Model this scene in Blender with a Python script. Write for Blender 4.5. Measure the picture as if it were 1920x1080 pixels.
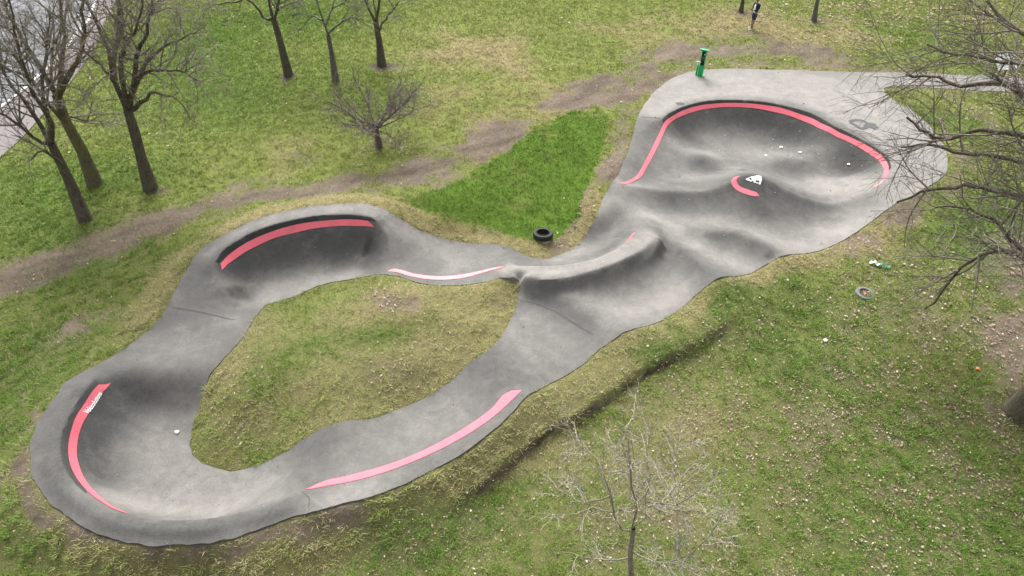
import bpy, bmesh, math, random
import numpy as np
from mathutils import Vector, Matrix, Quaternion

for _o in list(bpy.data.objects): bpy.data.objects.remove(_o, do_unlink=True)
SC = bpy.context.scene
COL = SC.collection
# ---------------------------------------------------------------- camera, sky, sun, exposure
_cd = bpy.data.cameras.new('camera'); CAM = bpy.data.objects.new('camera', _cd); COL.objects.link(CAM)
CAM.location = (0, 0, 14.5); CAM.rotation_euler = (math.radians(90 - 42), 0, 0)
_cd.sensor_width = 36; _cd.lens = 24.0; _cd.clip_start = 0.1; _cd.clip_end = 2000
SC.camera = CAM
SUN_EL, SUN_AZ = math.radians(50), math.radians(-14)     # azimuth from +Y towards +X
_w = bpy.data.worlds.new('World'); SC.world = _w; _w.use_nodes = True
_nt = _w.node_tree; _bg = _nt.nodes['Background']
_sky = _nt.nodes.new('ShaderNodeTexSky'); _sky.sky_type = 'NISHITA'; _sky.sun_disc = False
_sky.sun_elevation = SUN_EL; _sky.sun_rotation = SUN_AZ; _sky.air_density = 1.0; _sky.dust_density = 6.0; _sky.ozone_density = 1.0
_hs = _nt.nodes.new('ShaderNodeHueSaturation'); _hs.inputs['Saturation'].default_value = 0.10
_nt.links.new(_sky.outputs[0], _hs.inputs['Color']); _nt.links.new(_hs.outputs[0], _bg.inputs['Color'])
_bg.inputs['Strength'].default_value = 0.15
_sd = bpy.data.lights.new('sun', 'SUN'); _sd.energy = 1.5; _sd.angle = math.radians(24); _sd.color = (1.0, 0.965, 0.91)
SUN = bpy.data.objects.new('sun', _sd); COL.objects.link(SUN)
SUN.rotation_euler = Vector((math.sin(SUN_AZ)*math.cos(SUN_EL), math.cos(SUN_AZ)*math.cos(SUN_EL), math.sin(SUN_EL))).to_track_quat('Z', 'Y').to_euler()
SC.view_settings.view_transform = 'Standard'; SC.view_settings.look = 'None'
SC.view_settings.exposure = 1.48; SC.view_settings.gamma = 1.0; SC.view_settings.use_curve_mapping = False

# ---------------------------------------------------------------- surveyed lines, metres (x right, y away, z up)
T_OUTER = [(-10.81,8.64,1.17),(-10.98,8.95,1.17),(-11.19,9.37,1.17),(-11.31,9.89,1.17),(-11.35,10.41,1.17),(-11.31,10.91,1.17),(-11.36,11.50,1.00),(-11.19,11.76,0.97),(-10.92,12.10,0.88),(-10.75,12.58,0.75),(-10.55,13.05,0.68),(-10.26,13.54,0.68),(-10.04,14.07,0.80),(-9.94,14.77,0.95),(-9.93,15.16,1.00),(-9.84,15.75,1.10),(-9.75,16.35,1.15),(-9.51,16.87,1.20),(-9.14,17.28,1.25),(-8.55,17.80,1.30),(-7.80,18.23,1.35),(-7.04,18.56,1.35),(-6.23,18.74,1.35),(-5.39,18.81,1.35),(-4.71,18.77,1.33),(-4.35,18.69,1.28),(-4.02,18.58,1.12),(-3.76,18.53,1.00),(-3.48,18.45,0.82),(-3.15,18.35,0.65),(-2.59,18.26,0.38),(-2.20,18.25,0.25),(-1.80,18.20,0.20),(-1.40,18.08,0.25),(-0.99,17.90,0.40),(-0.71,17.82,0.50),(-0.48,17.78,0.53),(-0.19,17.68,0.45),(0.19,17.47,0.35),(0.58,17.28,0.30),(0.89,17.15,0.30),(1.27,17.25,0.25),(1.61,17.51,0.18),(2.02,17.84,0.12),(2.35,18.28,0.18),(2.68,18.79,0.50),(2.89,19.05,0.65),(3.18,19.92,0.62),(3.46,20.47,0.90),(3.63,20.67,1.08),(3.96,21.35,1.12),(4.21,22.04,1.15),(4.61,23.44,1.15),(5.10,25.24,1.15),(5.47,26.15,1.15),(5.89,27.02,1.15),(6.45,27.93,1.15),(6.95,28.56,1.15),(7.52,29.10,1.15),(8.19,29.48,1.15),(9.45,29.71,1.15),(11.85,29.65,1.15),(14.22,29.48,1.15),(16.56,29.32,1.15),(17.76,29.32,1.15),(18.91,29.21,1.15),(21.19,28.99,1.15),(22.74,28.77,1.15),(24.94,28.50,1.15),(27.74,28.14,1.15),(26.57,26.44,1.15),(23.94,26.87,1.15),(21.90,27.27,1.15),(20.68,27.42,1.15),(18.78,27.72,1.15),(17.14,27.88,1.15),(16.10,27.78,1.15),(16.00,27.12,1.15),(16.10,26.49,1.15),(16.46,25.74,1.15),(16.58,24.49,1.15),(16.48,23.24,1.15),(16.19,22.07,1.15),(15.59,21.03,1.12),(14.76,20.30,1.08),(13.68,19.69,1.00),(12.85,19.24,0.85),(11.79,18.48,0.60),(11.13,18.05,0.48),(10.37,17.61,0.42),(9.61,17.26,0.50),(9.11,17.08,0.60),(8.72,16.98,0.66),(8.40,16.85,0.55),(8.01,16.63,0.42),(7.50,16.37,0.35),(6.96,16.07,0.50),(6.65,15.98,0.62),(6.40,15.87,0.65),(6.08,15.72,0.52),(5.78,15.51,0.40),(5.24,15.04,0.28),(4.59,14.45,0.30),(4.13,14.12,0.40),(3.69,13.89,0.50),(3.35,13.71,0.58),(3.03,13.56,0.58),(2.80,13.34,0.50),(2.46,13.11,0.38),(1.90,12.50,0.35),(1.14,11.88,0.45),(0.55,11.35,0.65),(0.27,11.04,0.75),(0.00,10.58,0.80),(-0.35,10.13,0.82),(-0.77,9.72,0.85),(-1.37,9.19,0.85),(-1.96,8.79,0.87),(-2.72,8.36,0.90),(-3.46,8.09,0.92),(-4.19,7.83,0.95),(-4.71,7.64,1.00),(-5.19,7.35,1.10),(-5.75,7.04,1.17),(-6.45,6.91,1.17),(-7.24,6.88,1.17),(-7.91,6.91,1.17),(-8.46,7.06,1.17),(-8.92,7.25,1.17),(-9.53,7.57,1.17),(-10.07,7.90,1.17),(-10.49,8.29,1.17)]
T_HOLE = [(-7.58,15.23,0.08),(-7.60,14.77,0.25),(-7.56,14.14,0.45),(-7.58,13.57,0.55),(-7.67,13.12,0.58),(-7.85,12.55,0.62),(-8.03,12.18,0.60),(-8.20,11.83,0.35),(-8.25,11.34,0.12),(-8.28,10.81,0.02),(-8.16,10.16,0.00),(-7.98,9.84,0.00),(-7.63,9.61,0.00),(-7.24,9.46,0.00),(-6.86,9.37,0.02),(-6.38,9.44,0.08),(-6.00,9.57,0.16),(-5.51,9.81,0.30),(-5.08,10.08,0.45),(-4.78,10.29,0.54),(-4.52,10.39,0.58),(-4.28,10.49,0.58),(-3.87,10.60,0.47),(-3.34,10.88,0.32),(-2.89,11.16,0.23),(-2.49,11.38,0.22),(-2.13,11.60,0.28),(-1.62,11.96,0.42),(-1.16,12.41,0.56),(-0.69,12.82,0.64),(-0.45,13.13,0.62),(-0.30,13.41,0.58),(-0.14,13.87,0.50),(0.02,14.46,0.42),(0.15,15.08,0.36),(0.20,15.58,0.36),(0.23,15.79,0.50),(0.31,15.61,0.88),(0.08,15.73,0.86),(-0.11,15.82,0.84),(-0.41,15.75,0.80),(-0.71,15.60,0.78),(-1.26,15.48,0.76),(-1.80,15.45,0.72),(-2.42,15.54,0.66),(-2.89,15.73,0.58),(-3.36,16.07,0.48),(-3.83,16.34,0.38),(-4.34,16.43,0.30),(-4.73,16.42,0.22),(-5.10,16.38,0.16),(-5.35,16.33,0.12),(-5.96,16.23,0.05),(-6.41,16.03,0.02),(-6.77,15.79,0.00),(-7.16,15.46,0.02),(-7.43,15.31,0.05)]
T_LIPS = [
[(-8.34,15.13,0.20),(-8.63,15.12,0.50),(-8.78,15.22,0.80),(-8.93,15.57,1.00),(-9.04,15.99,1.15),(-8.96,16.42,1.22),(-8.67,16.83,1.28),(-8.29,17.23,1.33),(-7.71,17.56,1.38),(-7.07,17.84,1.40),(-6.38,18.06,1.40),(-5.60,18.14,1.40),(-4.94,18.13,1.38),(-4.60,18.10,1.34),(-4.41,18.02,1.27),(-4.20,17.84,1.10),(-4.02,17.58,0.86),(-3.91,17.28,0.62),(-3.87,16.92,0.42)],
[(-10.68,11.46,1.08),(-10.67,11.16,1.18),(-10.66,10.66,1.25),(-10.58,10.05,1.32),(-10.52,9.61,1.32),(-10.40,9.27,1.32),(-10.15,8.85,1.32),(-9.90,8.55,1.32),(-9.58,8.26,1.32),(-9.21,8.00,1.32),(-8.81,7.78,1.32),(-8.38,7.58,1.32),(-8.00,7.46,1.32),(-7.64,7.41,1.32),(-7.14,7.38,1.32),(-6.72,7.39,1.32),(-6.32,7.42,1.32),(-5.89,7.57,1.25),(-5.28,7.79,1.18),(-4.91,8.05,1.06),(-4.68,8.28,0.92)],
[(6.03,24.95,1.16),(6.19,25.18,1.18),(6.59,25.59,1.20),(7.30,26.10,1.20),(8.03,26.44,1.20),(8.95,26.58,1.20),(9.84,26.53,1.20),(10.68,26.34,1.20),(11.45,25.96,1.20),(12.16,25.41,1.20),(12.52,24.83,1.20),(12.71,24.40,1.20),(13.05,23.93,1.20),(13.36,23.44,1.20),(13.70,22.72,1.20),(13.84,22.33,1.20),(13.91,22.07,1.20),(13.87,21.71,1.19),(13.75,21.31,1.17),(13.57,20.93,1.12),(13.39,20.72,1.03)],
[(-0.08,16.16,0.84),(0.55,16.17,0.86),(1.10,16.13,0.90),(1.45,16.13,0.92),(1.96,16.21,0.95),(2.52,16.36,0.97),(3.01,16.64,0.98),(3.41,16.93,0.98),(3.75,17.28,0.97),(3.99,17.67,0.95),(4.12,17.84,0.93)],
[(0.36,15.64,0.90),(0.79,15.47,0.92),(1.24,15.45,0.93),(1.69,15.51,0.95),(2.39,15.77,0.96),(3.09,16.11,0.97),(3.59,16.43,0.97),(4.11,16.80,0.96),(4.46,17.24,0.93),(4.68,17.62,0.90)],
[(3.71,20.64,1.06),(3.93,20.56,1.00),(4.43,20.51,0.92),(5.02,20.44,0.85),(5.62,20.38,0.80),(6.25,20.38,0.78),(6.80,20.37,0.80),(7.25,20.44,0.88),(7.72,20.59,1.02),(7.95,20.72,1.14),(8.20,20.72,1.22),(8.52,20.69,1.25),(8.82,20.70,1.22),(9.07,20.68,1.10),(9.63,20.44,0.88),(10.17,20.26,0.70),(10.73,20.10,0.58),(11.26,20.01,0.52),(11.72,20.07,0.56),(12.40,20.24,0.76),(12.98,20.50,0.95)],
[(6.31,18.22,0.55),(6.65,18.22,0.64),(7.12,18.22,0.68),(7.52,18.12,0.68),(7.87,17.86,0.67),(8.30,17.52,0.65),(8.62,17.17,0.66)],
[(5.33,17.81,0.55),(5.62,17.25,0.60),(5.99,16.58,0.64),(6.36,15.94,0.66)]]
T_FEAT = [
[(-8.43,15.44,0.04),(-7.65,15.61,0.00),(-6.74,15.98,0.00),(-5.80,16.38,0.03),(-4.80,16.62,0.18)],
[(-9.60,15.85,1.10),(-9.19,15.83,1.12)],
[(-9.70,15.23,1.00),(-8.82,15.23,1.00)],
[(-9.69,14.62,0.92),(-8.63,14.89,0.75)],
[(-9.75,14.09,0.78),(-8.94,14.15,0.72),(-8.32,14.42,0.50),(-7.76,14.53,0.35)],
[(-4.38,18.49,1.27),(-4.12,18.16,1.10),(-3.91,17.77,0.85),(-3.80,17.38,0.60),(-3.82,16.92,0.42),(-3.99,16.54,0.36)],
[(-3.39,18.28,0.68),(-3.24,17.47,0.42),(-3.25,16.75,0.34)],
[(-2.14,17.86,0.22),(-2.08,17.03,0.22)],
[(-0.97,17.60,0.36),(-1.04,16.96,0.34)],
[(-0.44,17.45,0.48),(-0.34,16.68,0.62)],
[(-3.82,16.52,0.36),(-3.01,16.16,0.42),(-2.00,16.07,0.46),(-1.01,16.28,0.50),(-0.25,16.30,0.70)],
[(0.26,17.03,0.42),(0.76,16.65,0.60)],
[(1.57,17.29,0.25),(2.21,17.63,0.22),(2.80,18.22,0.16),(3.21,18.76,0.20),(3.49,18.96,0.40)],
[(2.42,17.15,0.50),(2.97,17.45,0.50),(3.45,17.88,0.50),(3.79,18.25,0.55)],
[(2.97,19.13,0.68),(3.66,19.11,0.74),(4.36,18.93,0.80),(4.86,18.52,0.86)],
[(3.31,20.08,0.60),(4.18,20.17,0.58),(5.10,20.00,0.56)],
[(0.19,15.17,0.36),(0.73,15.03,0.32),(1.23,14.79,0.28),(1.78,14.29,0.28),(2.34,13.74,0.33)],
[(1.29,15.21,0.52),(1.82,14.68,0.60),(2.25,14.25,0.62),(2.68,13.88,0.60),(3.01,13.62,0.58)],
[(0.62,14.02,0.42),(1.23,13.67,0.33),(1.88,13.16,0.32)],
[(0.08,13.60,0.52),(0.60,13.12,0.47),(1.16,12.38,0.42)],
[(2.59,15.18,0.40),(3.37,14.91,0.32),(4.15,14.72,0.28)],
[(3.47,15.73,0.34),(4.29,15.61,0.27),(5.08,15.44,0.27)],
[(4.54,16.50,0.42),(5.12,16.12,0.32),(5.62,15.73,0.34)],
[(5.96,17.98,0.42),(6.47,17.40,0.36),(7.05,16.88,0.34),(7.51,16.63,0.33)],
[(6.75,17.85,0.34),(7.71,17.39,0.30),(8.28,16.99,0.36)],
[(6.27,19.08,0.42),(7.19,19.08,0.40),(8.08,18.89,0.36),(8.84,18.35,0.36),(9.36,17.75,0.42)],
[(5.81,19.66,0.46),(6.92,19.56,0.46),(8.21,19.46,0.44),(9.42,19.11,0.40),(10.34,18.53,0.38),(10.98,18.33,0.42)],
[(5.22,18.45,0.55),(5.78,18.52,0.50)],
[(8.13,20.22,1.20),(8.70,20.21,1.18)],
[(7.95,20.03,0.95),(8.58,19.91,0.92)],
[(7.72,19.92,0.62),(8.62,19.74,0.56),(9.75,19.70,0.50)],
[(11.11,19.28,0.50),(11.86,19.43,0.62),(12.68,19.79,0.82)],
[(10.54,19.20,0.45)],
[(4.29,21.40,1.00),(4.88,22.13,1.00)],
[(5.54,22.93,0.75),(5.06,21.79,0.75)],
[(5.23,21.49,0.60),(6.02,21.90,0.45),(6.81,21.79,0.40)],
[(6.94,23.50,0.36),(7.29,23.19,0.62),(7.88,23.46,0.36)],
[(7.19,22.58,0.30),(7.95,22.71,0.22)],
[(10.01,23.12,0.28),(10.64,22.99,0.50),(11.11,22.89,0.56),(11.85,23.05,0.32)],
[(10.41,22.35,0.28),(10.96,22.16,0.28),(11.57,21.59,0.30),(12.00,21.14,0.36)],
[(8.47,24.43,0.10),(9.98,24.38,0.08),(9.32,23.54,0.14),(10.54,24.85,0.10)],
[(8.42,22.62,0.35),(8.93,22.34,0.50),(9.57,22.39,0.42)],
[(6.80,27.02,1.15),(9.07,28.03,1.15),(12.48,27.78,1.15),(14.33,26.54,1.15),(15.17,24.27,1.15),(15.17,21.90,1.14)],
[(14.22,25.11,1.17),(14.68,22.63,1.16),(14.14,20.86,1.12)],
[(13.42,26.52,1.16)],
[(-10.66,11.29,0.72),(-10.34,11.30,0.50)],
[(-10.23,10.68,0.08),(-10.01,10.05,0.05),(-9.43,9.37,0.03),(-8.67,8.93,0.02),(-7.73,8.78,0.02),(-6.85,8.84,0.05),(-6.12,9.02,0.12)],
[(-10.06,11.83,0.90),(-9.33,12.01,0.80),(-8.54,12.09,0.70)],
[(-10.14,11.62,0.65),(-9.29,11.71,0.58),(-8.51,11.80,0.48)],
[(-10.12,11.34,0.22),(-9.33,11.47,0.18),(-8.70,11.47,0.17)],
[(-9.51,10.71,0.03),(-8.84,10.74,0.00),(-8.81,9.92,0.00),(-8.18,9.31,0.00),(-7.22,9.16,0.00),(-6.58,9.21,0.04)],
[(-9.66,13.15,0.66),(-9.10,13.19,0.62),(-8.33,13.10,0.60)],
[(-10.03,12.61,0.70),(-9.14,12.55,0.70),(-8.34,12.51,0.66)],
[(-4.48,9.58,0.50),(-4.63,9.02,0.56),(-4.70,8.61,0.70)],
[(-5.41,9.32,0.22),(-5.41,8.90,0.30)],
[(-3.57,10.00,0.34),(-3.58,9.33,0.42)],
[(-2.72,10.63,0.25),(-2.59,10.04,0.28)],
[(-1.69,11.46,0.30),(-1.50,10.73,0.35)],
[(-0.87,12.27,0.54),(-0.36,11.97,0.56),(0.07,11.55,0.62)],
[(-4.60,8.45,0.72),(-3.96,8.78,0.60),(-3.26,9.02,0.56),(-2.55,9.37,0.54),(-1.70,9.94,0.52),(-0.81,10.68,0.52),(-0.27,11.11,0.58),(0.00,11.31,0.64)]]
T_GROUND = [
[(-16.77,15.64,0.42),(-16.03,16.10,0.45),(-13.30,17.59,0.55),(-9.51,19.73,0.75),(-4.96,20.58,0.85),(-1.22,22.94,0.98),(4.26,26.60,1.12),(8.45,30.78,1.16),(15.12,31.38,1.16),(20.87,30.78,1.16)],
[(-19.66,25.01,0.50),(-14.55,22.79,0.60),(-10.44,26.74,0.80),(-3.98,30.67,0.95),(6.63,35.53,1.10),(17.89,36.14,1.15),(25.88,35.40,1.15)],
[(-14.55,19.13,0.50),(-13.02,20.96,0.60),(-10.33,29.97,0.75)],
[(-26.01,22.95,0.50),(-19.72,14.26,0.40),(-14.83,7.57,0.40)],
[(26.68,22.13,1.00),(20.82,14.16,0.50),(17.05,9.04,0.20)],
[(-3.33,19.70,0.95),(-1.86,19.73,0.75),(-0.18,19.13,0.50),(0.98,17.94,0.38)],
[(-0.20,21.32,0.82),(1.14,20.27,0.60),(1.86,19.44,0.50)],
[(2.97,24.46,1.05),(3.01,22.30,0.90),(2.50,20.77,0.72)],
[(0.83,23.57,1.03),(2.51,25.60,1.10),(3.91,25.41,1.13)],
[(-15.22,13.10,0.50),(-13.42,14.33,0.55),(-11.75,14.78,0.55)],
[(-13.13,11.00,0.55),(-12.92,12.22,0.60),(-12.00,13.00,0.60)],
[(-13.35,9.55,0.55),(-12.28,9.51,0.60)],
[(-11.29,6.89,0.55),(-10.11,6.85,0.62),(-8.35,6.41,0.60),(-6.20,6.45,0.50)],
[(-11.17,14.96,0.60),(-10.98,16.27,0.75),(-10.14,17.92,0.95)],
[(-4.18,7.46,0.60),(-3.07,7.81,0.55),(-1.71,8.43,0.50),(-0.39,9.48,0.42),(0.54,10.46,0.38),(1.69,11.52,0.34),(2.78,12.46,0.32),(4.05,13.17,0.42),(5.29,14.08,0.36),(6.78,15.03,0.32),(8.26,15.72,0.35)],
[(-4.12,6.82,0.20),(-0.72,7.71,0.14),(1.86,9.87,0.08),(4.11,11.39,0.05),(6.62,12.90,0.05),(8.61,14.52,0.14)],
[(10.05,16.66,0.42),(12.08,17.59,0.55),(14.51,18.96,0.85),(16.86,20.43,0.95)],
[(11.89,15.07,0.50),(14.59,15.82,0.70),(17.55,16.73,0.80)],
[(9.72,13.33,0.25),(13.09,11.19,0.30),(15.42,10.51,0.30)],
[(1.71,7.87,-0.15),(4.44,9.28,-0.18),(9.91,9.96,-0.05),(11.41,7.81,-0.05)],
[(-0.66,6.01,0.00),(4.94,6.09,-0.20),(11.59,6.05,-0.10)],
[(17.04,26.58,1.13),(19.71,26.10,1.13),(17.36,23.53,1.10)],
[(-6.35,14.56,0.32),(-5.02,15.20,0.38),(-3.53,15.18,0.62),(-1.74,14.92,0.75),(-0.48,15.12,0.78)],
[(-6.96,12.64,0.78),(-5.34,13.11,0.70),(-3.19,13.62,0.60),(-0.91,13.66,0.78)],
[(-7.32,11.29,0.62),(-5.57,11.56,0.72),(-3.71,12.03,0.60),(-2.03,12.45,0.55)],
[(-7.50,10.22,0.25),(-6.22,10.61,0.40),(-4.91,10.97,0.58)],
[(-7.10,9.69,0.12)]]
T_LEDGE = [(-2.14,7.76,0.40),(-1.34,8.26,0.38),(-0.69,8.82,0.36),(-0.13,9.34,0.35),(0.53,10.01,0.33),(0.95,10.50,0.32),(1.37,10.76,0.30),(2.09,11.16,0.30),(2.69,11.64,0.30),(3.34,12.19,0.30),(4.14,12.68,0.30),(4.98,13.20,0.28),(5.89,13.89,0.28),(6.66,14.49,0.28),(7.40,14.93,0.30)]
T_LIPSLOPE = [(-1, 0, 0.02, 1.35, 1.95, 0.5, 0.5), (1, 0, 0.02, 1.3, 1.15, 0.75, 0.3), (-1, 0, 0.13, 1.07, 1.85, 0.8, 0.5), (1, 0, None, 0.5, 0.75, 0.3, 0.2), (-1, 0, None, 0.44, 0.4, 0.9, 0.0), (-1, 0.28, None, 0.36, 1.35, 0.0, 0.2), (-1, 0.2, None, 0.3, 1.1, 0.2, 0.6), (-1, 0.2, None, 0.28, 0.9, 0.2, 0.6)]
T_STRIPS = [
([(-8.94,16.06),(-8.83,16.39),(-8.60,16.72),(-8.22,17.12),(-7.71,17.43),(-7.12,17.71),(-6.50,17.92),(-5.77,18.03),(-5.15,18.05),(-4.71,18.03)],
 [(-8.87,15.87),(-8.78,16.20),(-8.53,16.58),(-8.18,16.96),(-7.68,17.29),(-7.04,17.58),(-6.39,17.81),(-5.69,17.91),(-5.07,17.92),(-4.49,17.92)], 0, None),
([(-10.58,11.32),(-10.59,10.97),(-10.57,10.46),(-10.50,9.95),(-10.40,9.51),(-10.23,9.13),(-10.02,8.81),(-9.73,8.49),(-9.33,8.15),(-8.88,7.86),(-8.45,7.65),(-8.14,7.65)],
 [(-10.44,11.55),(-10.49,11.15),(-10.48,10.60),(-10.42,10.06),(-10.34,9.65),(-10.19,9.27),(-9.97,8.93),(-9.67,8.58),(-9.26,8.23),(-8.85,7.94),(-8.44,7.72),(-8.13,7.64)], 0, None),
([(-4.67,8.44),(-4.23,8.57),(-3.61,8.74),(-2.91,8.99),(-2.24,9.31),(-1.50,9.73),(-0.79,10.24),(-0.36,10.65),(0.05,11.13),(0.25,11.41)],
 [(-4.64,8.48),(-4.42,8.67),(-3.82,8.91),(-3.07,9.19),(-2.39,9.50),(-1.66,9.94),(-0.94,10.48),(-0.50,10.89),(-0.18,11.32),(0.00,11.42)], 0, None),
([(-3.96,16.51),(-3.80,16.60),(-3.51,16.53),(-3.11,16.34),(-2.61,16.21),(-2.12,16.16),(-1.60,16.21),(-1.01,16.33),(-0.56,16.38),(-0.26,16.32)],
 [(-3.95,16.50),(-3.65,16.42),(-3.24,16.19),(-2.77,16.00),(-2.31,15.89),(-1.87,15.88),(-1.43,15.95),(-1.00,16.12),(-0.56,16.25),(-0.26,16.30)], 1, 'pale worn pink line on the low bank'),
([(3.84,20.55),(4.08,20.74),(4.42,21.05),(4.78,21.73),(5.19,22.70),(5.62,23.75),(5.91,24.42),(6.10,24.84),(6.35,25.19),(6.76,25.60),(7.32,26.01),(7.97,26.32),(8.70,26.47),(9.50,26.48),(10.45,26.32),(11.03,26.10),(11.61,25.73),(12.14,25.25),(12.50,24.63),(12.79,24.13),(13.10,23.70),(13.44,23.14),(13.68,22.60),(13.82,22.07),(13.77,21.59),(13.64,21.21),(13.48,20.90),(13.37,20.79)],
 [(3.96,20.50),(4.25,20.72),(4.61,21.09),(4.98,21.84),(5.40,22.81),(5.80,23.76),(6.09,24.47),(6.29,24.88),(6.51,25.19),(6.92,25.57),(7.42,25.91),(8.02,26.20),(8.70,26.35),(9.50,26.36),(10.45,26.18),(11.02,25.93),(11.56,25.59),(12.05,25.11),(12.41,24.50),(12.71,24.01),(13.02,23.59),(13.32,23.07),(13.56,22.51),(13.68,22.04),(13.63,21.61),(13.52,21.28),(13.39,21.00),(13.34,20.83)], 0, 'long pink line round the rim of the bowl'),
([(13.37,20.79),(13.16,20.60),(12.92,20.43)],
 [(13.34,20.82),(13.12,20.63),(12.91,20.47)], 1, None),
([(8.14,20.74),(7.94,20.76),(7.82,20.65),(7.81,20.52),(7.89,20.37),(8.06,20.17),(8.29,19.99),(8.48,19.92),(8.67,19.93)],
 [(8.15,20.75),(8.06,20.70),(7.98,20.61),(8.00,20.51),(8.11,20.33),(8.26,20.21),(8.44,20.10),(8.59,20.05),(8.67,19.93)], 0, 'short pink crescent round the knob'),
([(4.03,17.74),(3.86,17.50),(3.69,17.19)],
 [(3.98,17.75),(3.81,17.51),(3.65,17.21)], 0, None)]
T_EMBLEM = [[(8.27,20.56),(8.48,20.63),(8.71,20.69),(8.87,20.72),(8.86,20.57),(8.76,20.38),(8.54,20.43),(8.56,20.50),(8.45,20.47)],
[(8.36,20.56),(8.46,20.60),(8.50,20.54),(8.46,20.50)],
[(8.61,20.50),(8.78,20.52),(8.72,20.41),(8.59,20.44)]]
T_GRAFF = [[(13.44,24.61),(13.64,24.74),(14.04,24.77),(14.14,24.54),(13.96,24.22),(13.70,24.10),(13.58,24.33),(13.43,24.55)],
[(14.06,24.53),(14.39,24.52),(14.16,24.29),(14.47,24.28)],
[(13.92,24.41),(14.12,24.27),(14.30,24.12)]]
T_SMUDGE = [[(6.82,26.18),(7.00,26.22),(7.15,26.17)],
[(8.64,22.27),(8.76,22.04)]]
T_SEAMS = [[(-9.86,14.33),(-9.23,14.26),(-8.70,14.22),(-8.08,14.15)],
[(5.29,25.18),(5.71,25.09),(6.02,25.03)],
[(0.19,15.14),(0.72,14.99),(1.23,14.73),(1.77,14.23),(2.33,13.68)],
[(-4.70,8.30),(-4.49,8.11),(-4.45,7.89)]]
T_TEXT = [[(-10.47,10.42),(-10.48,11.15)],
[(-10.54,10.41),(-10.54,11.16)]]
T_BAND = [([(-9.04,15.99),(-8.96,16.42),(-8.67,16.83),(-8.29,17.23),(-7.71,17.56),(-7.07,17.84),(-6.38,18.06),(-5.60,18.14),(-4.94,18.13),(-4.60,18.10),(-4.41,18.02)],
 [(-8.94,16.06),(-8.83,16.39),(-8.60,16.72),(-8.22,17.12),(-7.71,17.43),(-7.12,17.71),(-6.50,17.92),(-5.77,18.03),(-5.15,18.05),(-4.71,18.03)],0.03),
([(6.03,24.95),(6.19,25.18),(6.59,25.59),(7.30,26.10),(8.03,26.44),(8.95,26.58),(9.84,26.53),(10.68,26.34),(11.45,25.96),(12.16,25.41),(12.52,24.83),(12.71,24.40),(13.05,23.93),(13.36,23.44),(13.70,22.72),(13.84,22.33),(13.91,22.07),(13.87,21.71),(13.75,21.31)],
 [(6.10,24.84),(6.35,25.19),(6.76,25.60),(7.32,26.01),(7.97,26.32),(8.70,26.47),(9.50,26.48),(10.45,26.32),(11.03,26.10),(11.61,25.73),(12.14,25.25),(12.50,24.63),(12.79,24.13),(13.10,23.70),(13.44,23.14),(13.68,22.60),(13.82,22.07),(13.77,21.59),(13.64,21.21)],0.02),
([(-10.68,11.46),(-10.67,11.16),(-10.66,10.66),(-10.58,10.05),(-10.52,9.61),(-10.40,9.27),(-10.15,8.85),(-9.90,8.55),(-9.58,8.26),(-9.21,8.00)],
 [(-10.58,11.32),(-10.59,10.97),(-10.57,10.46),(-10.50,9.95),(-10.40,9.51),(-10.23,9.13),(-10.02,8.81),(-9.73,8.49),(-9.33,8.15)],0.22)]
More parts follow.
